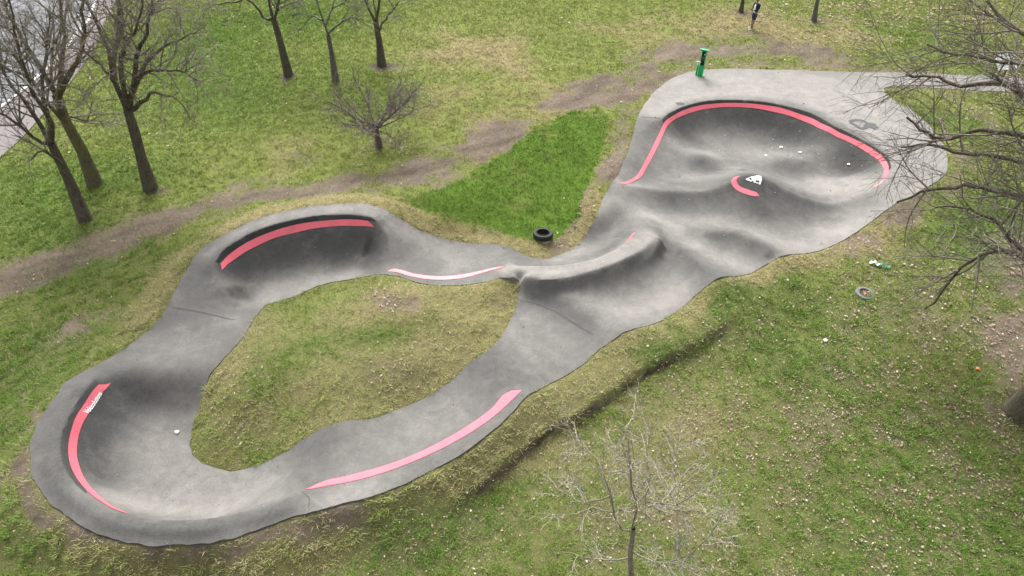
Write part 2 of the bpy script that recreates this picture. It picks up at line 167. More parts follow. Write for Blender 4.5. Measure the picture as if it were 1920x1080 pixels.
T_TONE = [([(-9.11,13.23),(-8.63,13.58),(-8.21,14.12)],0.16,0.95,0.80),
([(-6.31,9.20),(-5.88,9.13),(-5.35,9.01)],0.09,0.95,0.80),
([(6.77,18.22),(7.53,18.12),(8.31,17.53),(8.68,17.13)],0.18,0.85,0.70),
([(9.64,20.48),(10.75,20.16),(11.38,20.08),(12.42,20.28)],0.20,0.85,0.60),
([(6.03,26.49),(7.91,28.05),(10.30,28.30),(12.56,28.04),(14.60,27.28),(15.10,25.15),(15.45,23.45),(15.21,21.55)],2.00,0.80,1.00),
([(6.52,26.72),(8.31,27.76),(12.28,27.18),(14.12,24.86),(14.51,22.24),(14.02,20.56)],1.40,0.80,1.00),
([(16.49,28.56),(19.71,28.40),(22.33,28.03),(26.11,27.42)],1.20,0.72,1.00),
([(4.85,24.30),(4.39,22.31),(4.07,21.31)],0.60,0.62,0.90),
([(5.65,24.64),(5.06,22.65),(4.60,21.52)],0.50,0.50,0.80),
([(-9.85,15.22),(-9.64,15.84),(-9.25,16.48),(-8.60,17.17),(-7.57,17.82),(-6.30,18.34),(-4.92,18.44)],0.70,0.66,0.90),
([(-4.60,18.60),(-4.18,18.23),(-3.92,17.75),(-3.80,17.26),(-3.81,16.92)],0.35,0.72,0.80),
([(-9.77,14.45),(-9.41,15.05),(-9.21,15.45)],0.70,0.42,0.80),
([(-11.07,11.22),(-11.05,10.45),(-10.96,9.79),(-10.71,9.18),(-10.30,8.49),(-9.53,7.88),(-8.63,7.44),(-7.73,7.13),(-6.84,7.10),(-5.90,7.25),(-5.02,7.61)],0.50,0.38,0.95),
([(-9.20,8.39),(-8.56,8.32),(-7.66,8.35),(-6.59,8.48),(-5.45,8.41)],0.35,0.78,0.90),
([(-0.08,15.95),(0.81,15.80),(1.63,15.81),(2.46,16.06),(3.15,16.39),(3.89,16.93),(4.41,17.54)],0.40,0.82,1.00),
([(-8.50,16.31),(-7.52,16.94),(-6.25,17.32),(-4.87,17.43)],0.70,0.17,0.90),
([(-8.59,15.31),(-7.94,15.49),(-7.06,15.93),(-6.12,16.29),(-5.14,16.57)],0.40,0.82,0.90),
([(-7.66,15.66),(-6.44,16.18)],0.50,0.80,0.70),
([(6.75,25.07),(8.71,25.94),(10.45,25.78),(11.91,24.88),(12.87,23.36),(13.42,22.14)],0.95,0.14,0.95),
([(6.46,23.98),(6.96,23.65),(7.86,23.79)],0.50,0.80,0.80),
([(8.34,24.93),(9.56,24.45),(10.26,23.90)],0.90,0.72,0.80),
([(10.26,23.90),(11.45,23.69),(12.24,23.74)],0.50,0.75,0.70),
([(5.95,22.80),(5.37,21.80)],0.80,0.58,0.80),
([(6.53,21.95),(7.39,21.80),(8.35,22.39)],0.50,0.70,0.80),
([(7.23,22.89),(7.59,22.55)],0.50,0.32,0.90),
([(10.67,22.65),(11.23,22.46)],0.70,0.33,0.90),
([(11.56,21.56),(11.86,20.83),(12.48,21.09)],0.70,0.85,0.90),
([(10.59,21.15),(11.15,20.47),(11.83,20.29),(12.54,20.39)],0.50,0.80,0.80),
([(3.90,20.62),(4.77,20.58),(5.73,20.51),(6.67,20.47)],0.30,0.80,0.80),
([(5.84,19.94),(6.95,19.81),(8.20,19.66),(9.76,19.73),(11.07,19.61)],0.80,0.36,0.90),
([(5.84,19.94),(6.06,19.47)],0.60,0.28,0.70),
([(8.50,20.57),(8.20,20.32),(8.63,20.18)],0.35,0.22,1.00),
([(9.29,20.42),(10.23,20.15),(10.94,19.83)],0.40,0.35,0.80),
([(3.13,19.32),(4.02,19.13),(4.94,19.01),(5.41,18.47)],0.60,0.82,0.90),
([(5.89,19.03),(6.99,19.04),(7.91,19.00)],0.50,0.72,0.80),
([(8.35,18.02),(9.12,17.59),(10.35,18.05),(11.83,19.13)],0.80,0.82,0.90),
([(8.09,18.97),(9.31,18.70)],0.60,0.60,0.60),
([(6.57,18.02),(7.40,17.77),(8.13,17.22)],0.50,0.36,0.90),
([(5.98,17.68),(6.58,17.13),(7.37,16.81)],0.50,0.80,0.90),
([(5.32,17.40),(5.60,16.60),(5.96,15.92)],0.35,0.38,0.90),
([(2.73,18.50),(3.09,18.48),(3.37,17.98)],0.70,0.44,0.80),
([(2.30,17.69),(1.39,17.15)],0.40,0.70,0.80),
([(0.49,15.45),(1.61,15.38),(2.61,15.70),(3.67,16.25),(4.61,17.03)],0.30,0.36,0.90),
([(1.61,15.11),(2.60,15.34),(3.48,15.85)],0.35,0.62,0.70),
([(3.96,15.64),(3.25,15.24)],0.50,0.45,0.60),
([(3.32,14.58),(4.36,14.97),(5.10,15.53)],0.70,0.80,0.90),
([(1.90,14.60),(2.33,14.14),(2.68,13.85)],0.30,0.75,0.80),
([(0.81,15.06),(1.43,14.73),(2.17,14.02)],0.35,0.40,0.80),
([(0.47,14.29),(1.08,13.77)],0.80,0.60,0.80),
([(0.00,13.60),(0.60,13.02)],0.60,0.68,0.70),
([(-1.15,12.11),(-0.56,11.72)],0.70,0.36,0.90),
([(-3.21,10.26),(-2.71,10.54),(-1.53,11.16)],0.80,0.66,0.80),
([(-4.17,9.83),(-3.85,9.46)],0.50,0.64,0.80),
([(-4.95,9.78),(-4.92,9.13)],0.70,0.36,0.90),
([(-3.09,8.19),(-1.97,8.93),(-0.78,9.93),(0.00,10.77)],0.35,0.46,0.80),
([(-4.01,8.07),(-3.12,8.39)],0.40,0.72,0.80),
([(-9.11,10.73),(-9.02,9.77),(-8.07,9.01),(-6.55,9.12)],1.10,0.70,0.90),
([(-10.06,11.42),(-9.31,11.67),(-8.63,11.61)],0.70,0.36,0.80),
([(-10.41,10.87),(-10.35,10.12),(-10.20,9.57),(-9.82,9.11)],0.50,0.26,0.85),
([(-7.00,9.30),(-6.18,9.23)],0.60,0.66,0.60),
([(-9.37,12.09),(-8.46,12.19)],0.40,0.60,0.70),
([(-9.52,13.15),(-8.64,13.60),(-8.35,14.09)],0.50,0.68,0.80),
([(-9.53,14.37),(-8.69,14.24)],0.60,0.54,0.70),
([(-9.63,12.71),(-8.87,12.97)],0.60,0.58,0.70),
([(-3.35,17.83),(-2.29,17.55),(-1.74,17.13)],0.70,0.74,0.80),
([(-3.46,17.16),(-2.73,16.63)],0.50,0.50,0.70),
([(-1.05,17.42),(-0.52,17.10)],0.40,0.62,0.80),
([(-0.49,15.88),(-1.80,15.70),(-3.00,16.10)],0.20,0.50,0.70),
([(5.91,25.43),(6.53,26.18),(7.44,26.84),(8.86,27.15),(10.42,27.07),(11.84,26.52),(12.87,25.63),(13.52,24.44),(14.12,23.27),(14.40,21.97),(13.98,20.85)],0.50,0.80,1.00),
([(-9.39,16.38),(-9.01,16.82),(-8.50,17.43),(-7.58,17.88),(-6.32,18.41),(-4.92,18.47),(-4.46,18.39)],0.33,0.66,1.00),
([(0.08,15.97),(0.81,15.80),(1.63,15.81),(2.46,16.06),(3.15,16.39),(3.89,16.98),(4.35,17.53)],0.27,0.80,1.00)]
T_DIRT = [([(-16.86,15.81),(-16.06,16.16),(-14.72,16.89),(-13.35,17.71),(-12.01,18.83),(-10.76,19.51),(-9.56,19.95),(-7.60,20.37),(-5.93,20.62),(-4.23,20.86),(-3.12,21.36),(-2.01,22.38),(-0.83,23.63),(-0.11,24.27)],1.15,1.00),
([(-16.15,15.14),(-14.33,16.13),(-13.11,17.16),(-11.26,18.34),(-9.68,19.18)],0.35,0.80),
([(2.47,26.60),(3.69,27.73),(5.26,29.17),(6.99,30.95),(8.63,31.70),(11.28,32.15),(13.69,31.66),(15.30,31.17)],1.35,0.95),
([(4.04,26.66),(5.07,27.72),(5.99,28.49),(6.97,29.40)],1.10,0.90),
([(7.60,30.17),(9.84,30.34),(12.02,30.22),(15.56,29.86),(17.88,29.60)],0.55,0.80),
([(4.86,25.52),(4.30,23.54),(3.79,21.88),(3.53,21.04)],0.55,0.95),
([(2.67,20.40),(2.14,19.34),(1.81,18.28),(1.24,17.65)],0.45,0.45),
([(-11.30,9.09),(-10.81,8.38),(-10.13,7.79),(-9.35,7.36),(-8.39,6.95),(-7.24,6.81),(-6.16,6.86),(-5.16,7.20),(-4.18,7.71),(-3.31,8.00)],0.25,0.85),
([(-11.60,10.92),(-11.43,9.89),(-11.16,9.06)],0.22,0.70),
([(12.50,32.86),(11.72,33.86)],0.80,0.70),
([(-10.28,29.80)],0.60,0.90),
([(-7.88,28.86)],0.55,0.90),
([(-6.06,30.53)],0.60,0.90),
([(-5.08,23.38)],0.80,0.60),
([(-14.65,18.95)],0.60,0.80),
([(-12.87,20.55)],0.50,0.80),
([(12.15,36.63)],0.60,0.70),
([(15.50,35.23)],0.70,0.60),
([(-7.78,22.82)],0.70,0.70),
([(-5.76,24.43)],0.50,0.30),
([(-1.70,24.52)],0.50,0.50),
([(16.60,21.97),(15.67,20.61),(14.27,19.76),(13.23,19.09)],0.70,0.80),
([(12.63,18.61),(11.75,18.06),(10.83,17.43)],0.80,0.55),
([(16.16,16.98),(14.69,14.89),(13.57,12.18),(13.00,10.87)],0.90,0.75),
([(18.56,26.99),(19.27,25.67),(19.10,23.64)],0.80,0.55),
([(16.28,27.75),(17.00,27.53),(17.87,27.44)],0.25,0.80),
([(-12.39,13.52),(-11.36,14.28)],0.70,0.55),
([(-4.32,14.99),(-3.14,14.60)],0.50,0.50),
([(-3.73,12.21),(-2.45,12.28)],0.40,0.35),
([(11.72,14.65),(12.78,14.98)],1.00,0.40),
([(9.45,29.71),(8.70,29.45)],0.30,0.50),
([(-2.93,19.18),(-1.82,18.76),(-1.08,18.37)],0.30,0.35)]
T_TURF = [(2.53,25.79),(3.94,25.29),(3.57,23.62),(3.14,21.97),(2.63,20.41),(2.19,19.33),(1.73,18.50),(1.25,17.94),(0.71,18.00),(-0.18,18.37),(-1.09,18.77),(-2.02,19.09),(-2.92,19.13),(-3.82,19.53),(-3.18,20.05),(-2.56,20.40),(-1.56,21.35),(-0.70,22.42),(0.21,23.49),(1.28,24.63)]
T_DRY = [([(-6.82,12.09),(-5.94,13.12),(-4.89,13.83),(-3.72,14.23),(-2.14,13.94),(-0.92,14.15)],2.00,0.75),
([(-6.93,10.75),(-5.54,11.40),(-3.76,12.39),(-2.07,12.99)],1.20,0.60),
([(-1.55,32.29),(0.97,29.75),(-0.23,26.69),(-2.49,26.83)],3.50,0.55),
([(0.87,25.53),(2.22,26.13)],1.20,0.50),
([(4.67,10.50),(4.05,9.28)],1.60,0.75),
([(-3.96,7.49),(-2.51,8.06),(-1.00,8.99),(0.13,10.20),(1.41,11.49),(2.80,12.63),(4.09,13.39)],0.80,0.85),
([(-11.06,13.99),(-10.77,15.75),(-10.02,17.59),(-8.39,18.20),(-6.49,19.15),(-4.03,19.47)],0.70,0.75),
([(-3.64,19.20),(-2.36,18.60),(-1.08,18.26),(0.00,17.90),(1.05,17.49)],0.40,0.90),
([(5.11,34.22),(10.74,35.41),(16.80,33.23)],3.00,0.50),
([(2.46,20.19),(1.79,18.02)],0.60,0.80),
([(5.45,14.81),(7.72,16.20),(9.79,16.91)],0.60,0.60),
([(11.59,17.65),(13.64,18.52)],1.00,0.60),
([(-5.09,6.68),(-7.24,6.62),(-9.27,6.96),(-10.59,7.64)],0.60,0.50),
([(-10.00,25.03),(-8.16,22.69)],2.00,0.40)]
T_GREEN = [([(-13.91,17.03),(-17.62,21.12),(-14.23,22.02)],2.20,0.70),
([(-12.70,28.05),(-15.42,35.03),(-11.31,36.36)],4.00,0.80),
([(-12.29,31.74),(-6.01,27.56)],2.50,0.50),
([(4.72,13.46),(3.90,13.11)],0.50,0.90),
([(7.16,15.33),(6.25,14.86)],0.70,0.80),
([(14.74,17.87),(16.51,18.96),(15.06,16.78)],1.40,0.90),
([(16.74,24.94),(18.50,24.56)],1.00,0.70),
([(7.60,13.71),(8.61,12.13)],1.60,0.60),
([(10.24,9.21),(10.84,7.84),(7.84,7.88)],2.20,0.65),
([(-1.31,7.50),(-3.07,7.59),(-0.37,8.34)],0.90,0.80),
([(-13.44,12.07),(-13.07,13.03),(-12.65,10.53)],1.40,0.70),
([(-10.78,7.77),(-10.14,6.95)],0.70,0.60),
([(-6.68,11.57),(-5.88,12.89),(-2.14,13.94)],0.60,0.60),
([(19.75,33.96),(21.76,32.61)],3.00,0.40),
([(8.50,15.33),(9.49,14.41)],1.00,0.60)]
T_LITTER = [([(6.91,11.14),(10.82,12.34),(13.41,13.33)],3.50,1.00),
([(4.22,8.15),(8.32,9.24),(11.79,9.86)],3.00,1.00),
([(11.52,16.56),(12.18,15.04),(13.02,14.13)],1.60,1.00),
([(4.26,12.21),(2.65,10.84)],1.20,0.80),
([(16.50,36.15),(22.00,36.00),(25.91,35.45)],4.00,0.75),
([(-4.34,15.14),(-3.14,14.64),(-2.48,14.36)],0.60,1.00),
([(-3.45,12.22),(-2.33,12.61)],0.80,0.70),
([(-7.04,10.62),(-6.97,11.58)],0.60,0.50),
([(1.13,8.48),(1.85,9.67)],1.50,0.70),
([(-0.70,7.05)],2.00,0.50),
([(-5.34,23.03),(-4.11,23.13)],0.90,0.70),
([(2.46,20.19),(1.81,18.28)],0.50,0.60),
([(3.96,22.01)],0.50,0.40),
([(19.72,26.12),(16.91,23.48)],1.20,0.50),
([(-1.09,18.59),(-0.18,18.02)],0.40,0.50)]
T_ROADEDGE = [(-19.63,18.75),(-19.92,23.18),(-19.86,24.71),(-20.12,28.65),(-20.41,31.10),(-20.72,33.20),(-21.70,36.61),(-22.62,40.23),(-24.12,45.96),(-25.40,51.78)]
T_KERB = [(-22.31,21.74),(-22.20,24.93),(-21.99,27.73),(-21.87,29.29),(-21.91,30.93),(-22.00,32.82),(-22.48,35.23),(-22.58,36.61),(-23.48,39.54),(-24.92,43.91),(-27.03,50.52)]
T_TREES = {
'A': ([(-14.69,19.04,0.37),(-14.69,19.04,0.52),(-14.56,19.04,2.18),(-14.54,19.04,3.50)],
 [[(-14.54,19.04,3.50),(-14.71,18.94,3.56),(-14.97,18.74,4.19),(-15.07,18.54,4.74),(-15.48,18.24,5.15),(-15.63,18.04,6.06)],
  [(-14.54,19.04,3.50),(-14.66,19.14,4.06),(-14.89,19.24,4.91),(-15.23,19.44,5.75),(-15.36,19.64,6.63),(-15.27,19.84,7.62)],
  [(-14.47,19.04,3.62),(-13.88,18.64,4.69),(-13.72,18.34,5.52),(-13.40,18.04,6.68),(-12.91,17.84,7.91),(-12.58,17.64,8.90)],
  [(-14.51,19.04,3.56),(-14.60,19.54,4.03),(-14.71,20.04,4.78),(-14.43,20.54,5.77),(-14.01,21.04,6.89)],
  [(-14.55,19.04,2.53),(-14.26,18.44,3.44),(-14.31,18.04,3.79),(-14.36,17.74,3.68)]], 0.210, 'dark'),
'B': ([(-15.33,21.20,0.40),(-15.33,21.20,0.55),(-15.21,21.20,1.90),(-15.28,21.20,3.04),(-15.17,21.20,4.03)],
 [[(-15.17,21.20,4.03),(-15.27,21.20,5.05),(-15.44,21.30,5.88),(-15.57,21.40,6.76),(-15.41,21.50,7.82)],
  [(-15.16,21.20,3.93),(-14.95,21.60,4.68),(-14.58,22.00,5.77),(-14.33,22.20,6.80),(-14.08,22.50,7.98)],
  [(-15.17,21.20,3.99),(-14.40,20.90,4.73),(-13.46,20.60,5.66),(-12.84,20.40,6.46),(-12.52,20.20,7.19),(-11.75,20.00,8.43)],
  [(-15.17,21.20,4.03),(-15.70,22.00,4.22),(-15.47,22.60,5.26),(-15.15,23.00,6.35)],
  [(-15.28,21.20,3.04),(-15.23,20.70,3.99),(-15.07,20.30,5.01),(-15.01,20.00,5.83),(-15.10,19.80,6.41)],
  [(-15.26,21.20,2.88),(-15.63,21.50,2.98),(-15.48,22.00,2.82),(-15.21,22.20,2.55),(-14.96,22.50,3.18)]], 0.240, 'moss'),
'C': ([(-13.13,20.87,0.44),(-13.13,20.87,0.59),(-13.01,20.87,1.88),(-12.86,20.87,2.92),(-12.82,20.87,3.71)],
 [[(-12.82,20.87,3.71),(-12.83,20.87,4.74),(-12.69,20.97,5.67),(-12.79,21.07,6.42),(-12.90,21.17,7.16),(-12.91,21.27,8.19)],
  [(-12.83,20.87,4.74),(-12.86,21.47,5.37),(-12.62,21.87,6.08),(-12.40,22.17,6.81),(-11.97,22.47,7.99)],
  [(-12.68,20.87,3.81),(-12.07,20.67,4.84),(-11.63,20.47,5.63),(-10.91,20.27,6.54),(-10.42,20.07,7.39),(-9.84,19.87,8.47)],
  [(-12.19,20.87,4.65),(-11.83,21.17,5.11),(-11.33,21.47,5.51),(-10.54,21.67,5.78),(-9.83,21.87,6.08)],
  [(-12.29,20.87,4.47),(-11.51,20.27,5.20),(-10.71,19.87,5.52),(-9.73,19.47,5.62),(-9.30,19.27,5.49)],
  [(-12.61,20.87,3.71),(-11.89,20.37,4.25),(-11.28,19.97,4.72),(-10.71,19.67,4.82),(-10.11,19.37,4.58),(-9.98,19.17,4.23)],
  [(-12.75,20.87,3.81),(-12.03,20.17,5.59),(-11.17,19.77,6.58),(-10.46,19.37,7.34),(-9.87,19.07,8.30)],
  [(-12.88,20.87,4.74),(-12.59,20.17,5.42),(-12.48,19.77,5.85),(-12.53,19.37,6.42)]], 0.230, 'dark'),
'D': ([(-10.28,29.91,0.63),(-10.28,29.91,0.78),(-10.30,29.91,1.79),(-10.32,29.91,2.75),(-10.39,29.91,3.36)],
 [[(-10.39,29.91,3.36),(-10.82,30.01,3.30),(-11.14,30.11,3.92),(-11.99,30.21,3.93),(-13.00,30.31,3.76),(-13.56,30.41,3.54)],
  [(-10.41,29.91,3.45),(-10.37,29.91,4.13),(-10.31,30.01,4.97),(-10.08,30.11,6.19)],
  [(-10.37,29.91,3.22),(-9.76,29.51,4.38),(-9.04,29.11,5.66)]], 0.190, 'dark'),
'E': ([(-7.92,29.04,0.72),(-7.92,29.04,0.87),(-7.88,29.04,2.03),(-7.88,29.04,2.95)],
 [[(-7.88,29.04,2.95),(-8.02,29.04,3.55),(-8.12,29.14,4.18),(-8.16,29.24,5.00),(-8.12,29.34,6.20)],
  [(-7.86,29.04,3.05),(-7.24,28.84,3.53),(-6.66,28.64,3.85),(-5.93,28.44,3.77)],
  [(-7.95,29.04,3.32),(-7.60,29.54,3.92),(-7.20,29.94,4.00),(-6.77,30.24,4.89)],
  [(-8.03,29.04,3.59),(-8.51,29.34,3.66),(-8.95,29.44,3.28),(-9.29,29.54,2.90)]], 0.150, 'grey'),
'F': ([(-6.08,30.65,0.76),(-6.08,30.65,0.91),(-6.06,30.65,1.97),(-6.09,30.65,2.89)],
 [[(-6.09,30.65,2.89),(-6.35,30.65,3.52),(-6.56,30.75,4.17),(-6.66,30.85,5.56)],
  [(-6.09,30.65,2.89),(-5.83,30.55,3.68),(-5.55,30.45,4.83),(-5.17,30.35,6.12)],
  [(-6.07,30.65,2.82),(-6.21,31.25,3.54),(-6.32,31.65,4.89)],
  [(-6.07,30.65,2.46),(-5.22,30.15,3.59),(-4.64,29.85,4.37)]], 0.190, 'dark'),
'K': ([(12.16,36.78,0.99),(12.16,36.78,1.14),(12.13,36.78,1.74),(12.06,36.78,2.82),(12.01,36.78,3.59)],
 [[(12.01,36.78,3.59),(12.02,36.78,4.83)],
  [(12.01,36.78,3.59),(11.50,37.08,4.51)]], 0.110, 'dark'),
'L': ([(15.58,35.40,1.00),(15.58,35.40,1.15),(15.49,35.40,1.83),(15.37,35.40,2.87),(15.26,35.40,3.75)],
 [[(15.26,35.40,3.75),(15.20,35.40,4.96)],
  [(15.26,35.40,3.75),(14.72,35.80,4.85)]], 0.130, 'grey'),
'H': ([(13.09,10.99,0.10),(13.09,10.99,0.30),(13.19,11.04,1.50),(13.24,11.19,2.70),(13.29,11.39,3.60)],
 [[(13.24,11.19,2.60),(12.32,11.89,4.13),(11.96,12.29,4.32),(11.59,12.59,4.39),(11.34,12.79,4.06),(11.15,12.89,3.57),(11.04,12.89,2.89),(10.72,12.79,2.24)],
  [(13.29,11.29,3.20),(12.46,12.19,4.20),(12.03,12.79,4.36),(11.72,13.29,4.62),(11.44,13.59,4.71),(11.09,13.89,4.66),(10.70,14.09,4.55)],
  [(13.29,11.39,3.60),(12.37,12.39,5.28),(12.05,13.19,5.38),(11.84,13.79,5.20),(11.58,14.19,5.09),(11.23,14.59,4.82),(10.77,14.99,4.39),(10.39,15.29,3.88)],
  [(13.29,11.39,3.60),(12.79,12.49,5.51),(12.47,13.59,6.21),(12.10,14.39,6.38),(11.80,14.89,6.23),(11.47,15.29,5.97),(11.24,15.59,5.59),(10.89,15.99,5.55),(10.34,16.29,5.85)],
  [(13.29,11.39,3.60),(12.66,12.29,5.94),(12.49,13.59,6.63),(11.96,14.39,7.13),(11.66,14.99,7.30),(11.33,15.39,7.24),(11.00,15.79,6.98),(10.65,16.19,7.00),(10.07,16.59,6.89)],
  [(13.29,11.39,3.60),(12.28,12.19,6.68),(12.06,13.39,7.39),(11.52,14.19,7.99),(11.19,14.69,8.04),(10.92,14.99,7.94),(10.58,15.39,7.92),(10.24,15.79,7.85),(9.99,16.09,7.87)],
  [(13.29,11.39,3.60),(11.57,11.59,7.43),(10.72,12.19,8.70),(10.16,12.79,9.27),(9.90,13.19,9.32),(9.72,13.59,9.38),(9.49,13.99,9.65)],
  [(13.29,11.39,3.50),(12.63,12.89,5.81),(12.53,13.99,5.82),(12.50,14.79,5.48),(12.17,15.29,5.33),(11.68,15.79,5.11),(11.16,16.19,5.12),(10.67,16.49,4.86)],
  [(13.29,11.39,3.60),(14.29,11.59,5.80),(15.09,11.99,7.80)]], 0.270, 'dark'),
'G': ([(-5.16,23.39,0.71),(-5.16,23.39,0.81),(-5.18,23.39,1.36),(-5.20,23.39,1.76)],
 [], 0.120, 'purple'),
'I': ([(2.55,6.41,-0.10),(2.55,6.41,0.05),(2.34,6.51,1.54),(2.26,6.56,2.48)],
 [[(2.27,6.56,2.38),(1.89,6.61,2.78),(1.80,6.71,3.36),(1.72,6.91,3.74),(1.56,7.21,3.80),(1.22,7.41,4.01),(0.99,7.61,4.30)],
  [(2.27,6.56,2.48),(2.21,6.51,3.33),(2.05,6.41,4.19),(1.91,6.41,4.83),(1.92,6.61,5.14),(1.76,6.91,5.31)],
  [(2.28,6.56,2.52),(2.49,6.61,2.78),(2.51,6.81,3.19),(2.51,7.01,3.58),(2.48,7.31,3.82),(2.57,7.61,4.22)],
  [(2.52,6.81,3.01),(2.68,6.51,3.42),(2.98,6.21,4.10),(3.07,6.11,4.52)],
  [(2.56,6.81,2.82),(3.10,6.91,2.55),(3.45,6.81,2.63),(3.87,6.71,2.70)],
  [(1.87,6.61,2.97),(1.49,6.71,2.90),(1.20,6.71,2.76),(0.74,6.61,2.88)],
  [(1.80,6.71,3.36),(1.54,7.01,2.63),(1.26,7.21,2.43),(0.85,7.41,2.49)],
  [(2.68,6.51,3.42),(3.01,7.01,3.23),(3.06,7.41,3.32),(3.25,7.81,3.44)],
  [(2.32,6.51,1.75),(2.76,6.21,1.81),(3.27,6.11,2.33),(3.53,6.11,3.03),(3.68,6.21,3.58)],
  [(2.36,6.51,1.43),(1.95,6.61,1.11),(1.42,6.71,1.02),(0.97,6.71,1.36)],
  [(2.29,6.51,1.96),(2.44,6.01,2.53),(2.76,5.71,2.64)]], 0.062, 'pale')}
T_PTS = {'tyre': (1.04,18.21,0.37), 'buried': (10.77,15.38,0.41), 'can': (11.64,16.58,0.50), 'orange': (12.69,12.36,0.39), 'paper1': (9.05,13.63,0.15), 'person': (12.10,34.40,1.15), 'stand': (8.42,29.06,1.14), 'white1': (-8.61,10.55,0.00), 'white2': (10.92,24.41,0.18), 'white3': (11.52,23.92,0.26), 'white4': (10.14,23.81,0.18), 'white5': (12.91,22.62,0.49), 'path': (19.03,28.35,1.15), 'board': (21.58,28.80,1.04)}

# ---------------------------------------------------------------- numeric helpers
def catmull(pts, step, closed=False):
    p = np.array(pts, float)
    n = len(p)
    if n < 3 and not closed:
        L = np.linalg.norm(p[-1, :2] - p[0, :2]); k = max(1, int(L / step))
        return np.array([p[0] + (p[-1] - p[0]) * i / k for i in range(k + 1)])
    out = []
    for i in range(n if closed else n - 1):
        if closed:
            a, b, c, d = p[(i - 1) % n], p[i], p[(i + 1) % n], p[(i + 2) % n]
        else:
            a, b, c, d = p[max(i - 1, 0)], p[i], p[i + 1], p[min(i + 2, n - 1)]
        L = np.linalg.norm(c[:2] - b[:2]); k = max(1, int(round(L / step)))
        # clamp tangents so that uneven spacing does not overshoot
        def tan(u, v, w):
            l1, l2 = np.linalg.norm((v - u)[:2]), np.linalg.norm((w - v)[:2])
            if l1 < 1e-6: return (w - v) / max(l2, 1e-6)
            if l2 < 1e-6: return (v - u) / l1
            return ((v - u) / l1 * l2 + (w - v) / l2 * l1) / (l1 + l2)
        m1, m2 = tan(a, b, c) * L, tan(b, c, d) * L
        for j in range(k):
            t = j / k
            out.append((2*t**3-3*t*t+1)*b + (t**3-2*t*t+t)*m1 + (-2*t**3+3*t*t)*c + (t**3-t*t)*m2)
    if not closed: out.append(p[-1])
    return np.array(out)

def rbf_fit(pts, vals, lam=1e-3):
    n = len(pts)
    d = np.sqrt(((pts[:, None, :] - pts[None, :, :])**2).sum(-1))
    A = np.zeros((n + 1, n + 1)); A[:n, :n] = -d; A[:n, :n] -= np.eye(n) * -lam
    A[:n, n] = 1; A[n, :n] = 1
    return np.linalg.solve(A, np.append(vals, 0.0))

def rbf_eval(pts, w, q):
    out = np.empty(len(q)); B = 4000
    px, py = pts[:, 0].astype(np.float32), pts[:, 1].astype(np.float32)
    w32 = w[:-1].astype(np.float64)
    for i in range(0, len(q), B):
        s = q[i:i + B]
        dx = s[:, 0, None].astype(np.float32) - px[None]; dy = s[:, 1, None].astype(np.float32) - py[None]
        out[i:i + B] = -(np.sqrt(dx * dx + dy * dy) @ w32) + w[-1]
    return out

def dedupe(p, r):
    keep = []; cells = {}
    for i, a in enumerate(p):
        k = (int(a[0] // r), int(a[1] // r)); ok = True
        for dx in (-1, 0, 1):
            for dy in (-1, 0, 1):
                for j in cells.get((k[0] + dx, k[1] + dy), ()):
                    if (p[j, 0] - a[0])**2 + (p[j, 1] - a[1])**2 < r * r: ok = False
        if ok:
            keep.append(i); cells.setdefault(k, []).append(i)
    return p[keep]

def seg_dist(q, line, closed=False):
    a = np.array(line, float)[:, :2]; b = np.roll(a, -1, 0)
    if not closed: a, b = a[:-1], b[:-1]
    best = np.full(len(q), 1e9)
    for i in range(len(a)):
        v = b[i] - a[i]; L = v @ v + 1e-12
        t = np.clip(((q[:, 0] - a[i, 0]) * v[0] + (q[:, 1] - a[i, 1]) * v[1]) / L, 0, 1)
        dx = q[:, 0] - a[i, 0] - t * v[0]; dy = q[:, 1] - a[i, 1] - t * v[1]
        np.minimum(best, dx * dx + dy * dy, out=best)
    return np.sqrt(best)

def inside_poly(q, poly):
    a = np.array(poly, float)[:, :2]; b = np.roll(a, -1, 0)
    c = np.zeros(len(q), bool)
    for i in range(len(a)):
        cond = (a[i, 1] > q[:, 1]) != (b[i, 1] > q[:, 1])
        with np.errstate(divide='ignore', invalid='ignore'):
            xi = a[i, 0] + (q[:, 1] - a[i, 1]) * (b[i, 0] - a[i, 0]) / (b[i, 1] - a[i, 1])
        c ^= cond & (q[:, 0] < xi)
    return c

def sdf(q, outer, hole):                        # negative on the tarmac
    d = np.minimum(seg_dist(q, outer, True), seg_dist(q, hole, True))
    ins = inside_poly(q, outer) & ~inside_poly(q, hole)
    return np.where(ins, -d, d)

def blur(g, s):
    r = int(3 * s) + 1; k = np.exp(-0.5 * (np.arange(-r, r + 1) / s)**2); k /= k.sum()
    p = np.pad(g, r, mode='edge')
    p = sum(k[i] * p[i:i + g.shape[0], :] for i in range(2 * r + 1))
    return sum(k[i] * p[:, i:i + g.shape[1]] for i in range(2 * r + 1))

_rs = np.random.RandomState(7)
_LAT = _rs.rand(256, 256)
def vnoise(x, y):
    xi = np.floor(x).astype(int); yi = np.floor(y).astype(int); fx = x - xi; fy = y - yi
    fx = fx * fx * (3 - 2 * fx); fy = fy * fy * (3 - 2 * fy)
    a = _LAT[xi % 256, yi % 256]; b = _LAT[(xi + 1) % 256, yi % 256]
    c = _LAT[xi % 256, (yi + 1) % 256]; d = _LAT[(xi + 1) % 256, (yi + 1) % 256]
    return (a * (1 - fx) + b * fx) * (1 - fy) + (c * (1 - fx) + d * fx) * fy
def fbm(x, y, s, o=4, seed=0.0):                # 0..1, about 0.5 in the mean
    v = 0; a = 0.5; t = 0; x = x / s + seed * 17.3; y = y / s + seed * 9.1
    for i in range(o):
        v = v + a * vnoise(x + 3.1 * i, y - 5.7 * i); t += a; a *= 0.5; x = x * 2.03; y = y * 2.03
    return v / t
